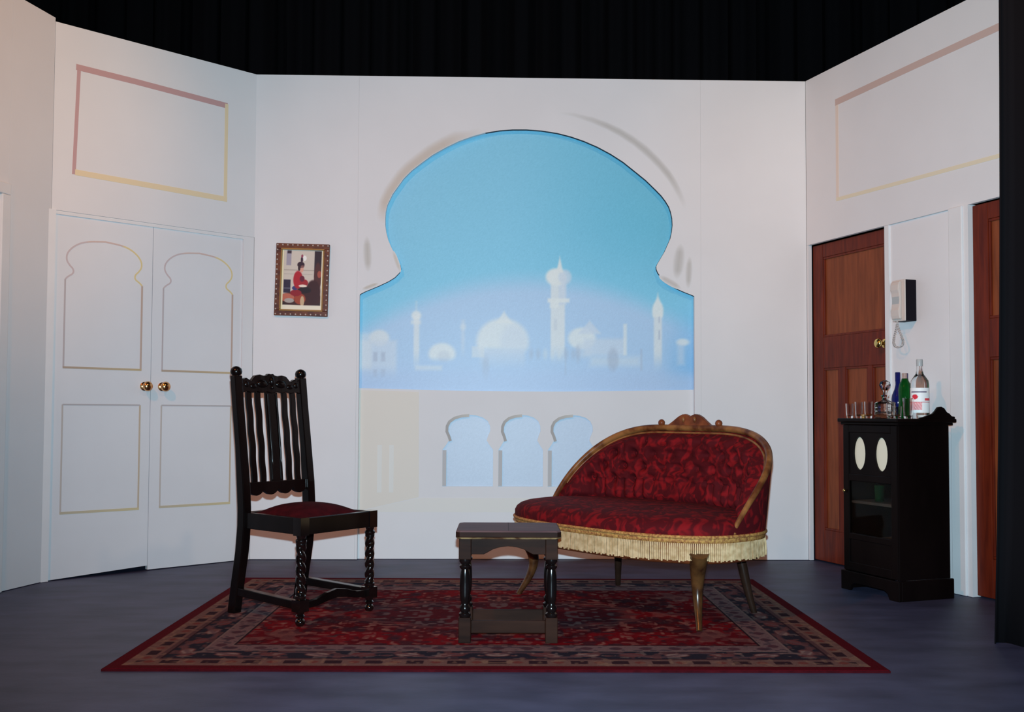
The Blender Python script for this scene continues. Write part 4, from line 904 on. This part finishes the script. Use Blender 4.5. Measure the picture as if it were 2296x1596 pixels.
# ------------------------------------------------------------------ drinks cabinet
CS, CN, CT = 1.12, -0.285, 0.905
def cabinet():
    root = thing('drinks_cabinet', RIGHT.p(CS, CN, 0), RIGHT.rz, 'very dark wooden cabinet with two pale oval insets and a glazed door by the telephone', 'cabinet')
    W2, D2 = 0.205, 0.160
    def part(nm, a, mname='cabinet_wood', bev=0.003, par=None):
        q = MB(); q.box(*a); return q.build(nm, mname, par or root, bevel=bev)
    for sx in (-1, 1): part('side_panel', (sx * W2 - (0.018 if sx > 0 else 0), sx * W2 + (0 if sx > 0 else 0.018), -D2, D2, 0.10, CT - 0.03))
    part('back_panel', (-W2 + 0.018, W2 - 0.018, D2 - 0.012, D2, 0.10, CT - 0.03), 'cabinet_inside', 0)
    part('bottom_panel', (-W2 + 0.018, W2 - 0.018, -D2 + 0.02, D2 - 0.012, 0.10, 0.118))
    part('shelf', (-W2 + 0.018, W2 - 0.018, -D2 + 0.03, D2 - 0.012, 0.455, 0.470), 'cabinet_inside')
    part('shelf', (-W2 + 0.018, W2 - 0.018, -D2 + 0.03, D2 - 0.012, 0.250, 0.264), 'cabinet_inside')
    part('top', (-W2 - 0.024, W2 + 0.024, -D2 - 0.026, D2 + 0.03, CT - 0.020, CT), bev=0.005)
    part('cornice', (-W2 - 0.012, W2 + 0.012, -D2 - 0.014, D2 + 0.018, CT - 0.034, CT - 0.020), bev=0.004)
    # plinth with bracket feet
    px = W2 + 0.014
    pr = [(-px, 0.0), (-px + 0.07, 0.0), (-px + 0.085, 0.030), (-px + 0.11, 0.042), (px - 0.11, 0.042), (px - 0.085, 0.030), (px - 0.07, 0.0), (px, 0.0), (px, 0.100), (-px, 0.100)]
    m = MB(); m.plate(pr, (), -D2 - 0.016, -D2 + 0.002); m.build('plinth_front', 'cabinet_wood', root, bevel=0.003)
    for sx in (-1, 1):
        part('plinth_side', (sx * px - (0.016 if sx > 0 else 0), sx * px + (0 if sx > 0 else 0.016), -D2 + 0.003, D2 + 0.01, 0.0, 0.100))
    # door
    y0, y1 = -D2 - 0.008, -D2 + 0.012
    d = thing('door'); d.parent = root
    iw = W2 - 0.045
    for k, v in list(d.items()): del d[k]
    part('stile', (-W2 + 0.001, -iw, y0, y1, 0.104, CT - 0.036), par=d); part('stile', (iw, W2 - 0.001, y0, y1, 0.104, CT - 0.036), par=d)
    part('rail', (-iw, iw, y0, y1, CT - 0.075, CT - 0.036), par=d); part('rail', (-iw, iw, y0, y1, 0.575, 0.612), par=d)
    part('rail', (-iw, iw, y0, y1, 0.268, 0.300), par=d); part('rail', (-iw, iw, y0, y1, 0.104, 0.150), par=d)
    part('lower_panel', (-iw, iw, y0 + 0.007, y1 - 0.004, 0.150, 0.268), par=d, bev=0)
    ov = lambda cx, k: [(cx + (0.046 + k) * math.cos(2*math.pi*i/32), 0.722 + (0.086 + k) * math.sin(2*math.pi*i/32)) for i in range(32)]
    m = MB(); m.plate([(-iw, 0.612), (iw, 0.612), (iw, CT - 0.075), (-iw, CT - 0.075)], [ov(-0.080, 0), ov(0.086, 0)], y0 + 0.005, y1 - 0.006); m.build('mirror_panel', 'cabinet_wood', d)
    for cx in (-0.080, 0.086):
        m = MB(); m.plate(ov(cx, 0.003), (), y1 - 0.0055, y1 - 0.002); m.build('oval_inset', 'oval_reflection', d, label='oval inset with a pale mirror reflection put in as cream')
    part('glass_pane', (-iw, iw, y0 + 0.009, y0 + 0.012, 0.300, 0.575), 'pane_glass', 0, d)
    m = MB(); m.sphere((-W2 + 0.022, y0 - 0.010, 0.520), 0.009, 12, 8); m.build('door_knob', 'brass_yellow', d, smooth=60)
    # carved gallery on the open end of the top
    pr = [(-0.035, 0.0), (0.185, 0.0), (0.185, 0.012), (0.165, 0.014), (0.150, 0.028), (0.135, 0.034), (0.118, 0.054), (0.100, 0.062), (0.080, 0.060), (0.062, 0.040), (0.045, 0.026), (0.020, 0.020), (-0.010, 0.010), (-0.035, 0.006)]
    m = MB(); m.plate(pr, (), W2 + 0.002, W2 + 0.018, axis='x'); m.v = [(x, y, z + CT - 0.001) for x, y, z in m.v]; m.build('end_gallery', 'cabinet_wood', root, bevel=0.003)
    return root
cabinet()
def ctop(x, y, z=0.0): return RIGHT.p(CS + x, CN + y, CT + z)

def tumbler(name, x, y, r, h, label, base=None, liquor=None, group='clear tumblers on the cabinet', mname='glass'):
    root = thing(name, base if base is not None else ctop(x, y), RIGHT.rz, label, 'glass', group)
    m = MB(); t = 0.0022
    m.lathe([(r * 0.80, 0.0), (r * 0.86, 0.003), (r * 0.93, h * 0.5), (r, h), (r - t, h), (r * 0.93 - t, h * 0.5), (r * 0.84 - t, 0.014), (0.002, 0.011)], 20)
    m.f[-1] = m.f[-1]; m.build('bowl', mname, root, smooth=50)
    if liquor:
        q = MB(); q.lathe([(r * 0.80 - t, 0.0145), (r * 0.90 - t * 1.6, liquor), (0.001, liquor)], 18); q.build('drink', 'amber', root, smooth=50)
    return root
tumbler('tumbler', -0.170, -0.150, 0.021, 0.078, 'slim clear tumbler at the outer end of the cabinet top over the brown door', None)
tumbler('tumbler', -0.115, -0.135, 0.021, 0.086, 'clear tumbler with a trace of amber drink next to the slim tumbler', None, 0.022)
tumbler('tumbler', -0.100, -0.085, 0.022, 0.088, 'clear tumbler with amber drink close to the square decanter', None, 0.024)
tumbler('tumbler', 0.098, -0.112, 0.022, 0.078, 'clear tumbler in front of the blue bottle', None, 0.016)
tumbler('tumbler', 0.120, -0.020, 0.027, 0.105, 'taller clear tumbler in front of the green bottle', None, 0.014)
tumbler('tumbler', 0.086, -0.058, 0.021, 0.062, 'short clear tumbler between the decanter and the taller tumbler', None, 0.02)

# square cut-glass decanter with faceted stopper
dc = thing('decanter', ctop(0.0, -0.062), RIGHT.rz + R(20), 'square cut glass decanter with a big faceted stopper', 'decanter')
m = MB()
V = []; F = []; lv = [(0.0, 0.040), (0.004, 0.043), (0.018, 0.041), (0.022, 0.043), (0.036, 0.041), (0.040, 0.043), (0.054, 0.041), (0.058, 0.043), (0.072, 0.041), (0.078, 0.043), (0.086, 0.038)]
for z, a in lv:
    c = 0.010; V += [(-a, -a + c, z), (-a + c, -a, z), (a - c, -a, z), (a, -a + c, z), (a, a - c, z), (a - c, a, z), (-a + c, a, z), (-a, a - c, z)]
for j in range(len(lv) - 1):
    for k in range(8): F.append((8*j+k, 8*j+(k+1) % 8, 8*j+8+(k+1) % 8, 8*j+8+k))
F += [tuple(reversed(range(8))), tuple(range(8*len(lv)-8, 8*len(lv)))]; m.add(V, F); m.build('body', 'glass', dc)
m = MB(); m.lathe([(0.034, 0.0855), (0.016, 0.096), (0.013, 0.108), (0.020, 0.116), (0.020, 0.121)], 12); m.build('neck', 'glass', dc)
m = MB(); m.lathe([(0.010, 0.1215), (0.009, 0.135), (0.014, 0.148), (0.030, 0.172), (0.024, 0.190), (0.010, 0.198)], 8); m.build('stopper', 'glass', dc)
m = MB(); m.box(-0.034, 0.034, -0.034, 0.034, 0.006, 0.022); m.build('spirit', 'amber', dc)

bb = thing('blue_bottle', ctop(-0.120, 0.126), RIGHT.rz, 'slim dark blue wine bottle on the cabinet', 'bottle')
m = MB(); m.lathe([(0.030, 0.0), (0.033, 0.004), (0.033, 0.105), (0.030, 0.125), (0.018, 0.155), (0.0125, 0.180), (0.0125, 0.205)], 20); m.build('body', 'blue_glass', bb, smooth=50)
m = MB(); m.lathe([(0.0135, 0.2052), (0.0138, 0.200), (0.0138, 0.245), (0.012, 0.248)], 20); m.build('capsule', 'blue_glass', bb, smooth=50)
gb = thing('green_bottle', ctop(-0.050, 0.112), RIGHT.rz, 'green glass bottle with a clear cap between the blue and the clear bottle', 'bottle')
m = MB(); m.lathe([(0.030, 0.0), (0.033, 0.004), (0.033, 0.100), (0.034, 0.150), (0.030, 0.180), (0.019, 0.200), (0.0165, 0.212)], 20); m.build('body', 'green_glass', gb, smooth=50)
m = MB(); m.lathe([(0.0170, 0.2122), (0.0172, 0.236), (0.016, 0.240)], 16); m.build('cap', 'glass', gb, smooth=50)
vb = thing('clear_bottle', ctop(0.080, 0.092), RIGHT.rz, 'tall clear spirit bottle with red and white label beside the carved cabinet end', 'bottle')
m = MB(); m.lathe([(0.042, 0.0), (0.046, 0.006), (0.046, 0.175), (0.043, 0.196), (0.030, 0.216), (0.019, 0.232), (0.0155, 0.250), (0.0145, 0.272)], 24); m.build('body', 'glass', vb, smooth=50)
m = MB(); m.lathe([(0.0158, 0.2722), (0.0160, 0.285), (0.0160, 0.305), (0.015, 0.307)], 16); m.build('cap', 'phone_grey', vb, smooth=50)
def bottle_label():
    nt_, nz = 48, 40; V = []; F = []; C = []
    for j in range(nz + 1):
        for i in range(nt_ + 1):
            a = math.pi * (1.25 + 0.95 * i / nt_); t = j / nz; V.append((0.0466 * math.cos(a), 0.0466 * math.sin(a), 0.030 + 0.128 * t)); u = i / nt_
            c = (214, 206, 208)
            if 0.80 < t < 0.86: c = (90, 80, 104) if 0.2 < u < 0.8 else (206, 196, 198)
            if ((u - 0.36) / 0.12) ** 2 + ((t - 0.64) / 0.10) ** 2 < 1: c = (186, 40, 56)
            if abs(t - 0.53) < 0.05 and u > 0.72: c = (190, 60, 70)
            if 0.10 < t < 0.42 and 0.15 < u < 0.62: c = (196, 120, 128) if (int(u * 40) + int(t * 26)) % 4 else (206, 170, 174)
            if 0.42 < t < 0.45: c = (170, 60, 72)
            C.append(c)
    for j in range(nz):
        for i in range(nt_): w = nt_ + 1; F.append((j*w+i, j*w+i+1, (j+1)*w+i+1, (j+1)*w+i))
    m = MB().add(V, F); m.build('label', 'label_print', vb, smooth=60, cols=paint_arr(np.array(C)))
bottle_label()
at_ = thing('ashtray', ctop(0.170, 0.030), RIGHT.rz, 'small white china ashtray at the carved end of the cabinet top', 'ashtray')
m = MB(); m.lathe([(0.022, 0.0), (0.026, 0.004), (0.030, 0.018), (0.027, 0.018), (0.021, 0.007), (0.002, 0.006)], 20); m.build('dish', 'white_china', at_, smooth=50)
st = thing('bottle_stopper', ctop(-0.045, -0.165), RIGHT.rz, 'little yellowish stopper lying at the front edge of the cabinet top', 'stopper')
m = MB(); m.lathe([(0.008, 0.0), (0.009, 0.004), (0.008, 0.010), (0.013, 0.013), (0.013, 0.019), (0.008, 0.021)], 12); m.build('plug', 'frame_gold', st, smooth=50)
# glasses kept inside the cabinet
sh = lambda x, y: RIGHT.p(CS + x, CN + y, 0.470)
tumbler('stored_glass', 0, 0, 0.026, 0.085, 'greenish glass standing on the shelf behind the cabinet pane, nearer the door knob', sh(-0.040, -0.07), None, 'glasses inside the cabinet', 'green_glass')
tumbler('stored_glass', 0, 0, 0.026, 0.085, 'greenish glass standing on the shelf behind the cabinet pane, away from the door knob', sh(0.105, -0.07), None, 'glasses inside the cabinet', 'green_glass')
bk = thing('stored_box', RIGHT.p(CS + 0.075, CN + 0.04, 0.264), RIGHT.rz, 'small brown box on the lower shelf inside the cabinet', 'box')
m = MB(); m.box(-0.05, 0.06, -0.05, 0.05, 0.0, 0.15); m.build('carton', 'cabinet_inside', bk, bevel=0.003)
m = MB(); m.box(-0.0515, 0.0615, -0.0515, 0.0515, 0.150, 0.162); m.build('lid', 'cabinet_inside', bk, bevel=0.002)
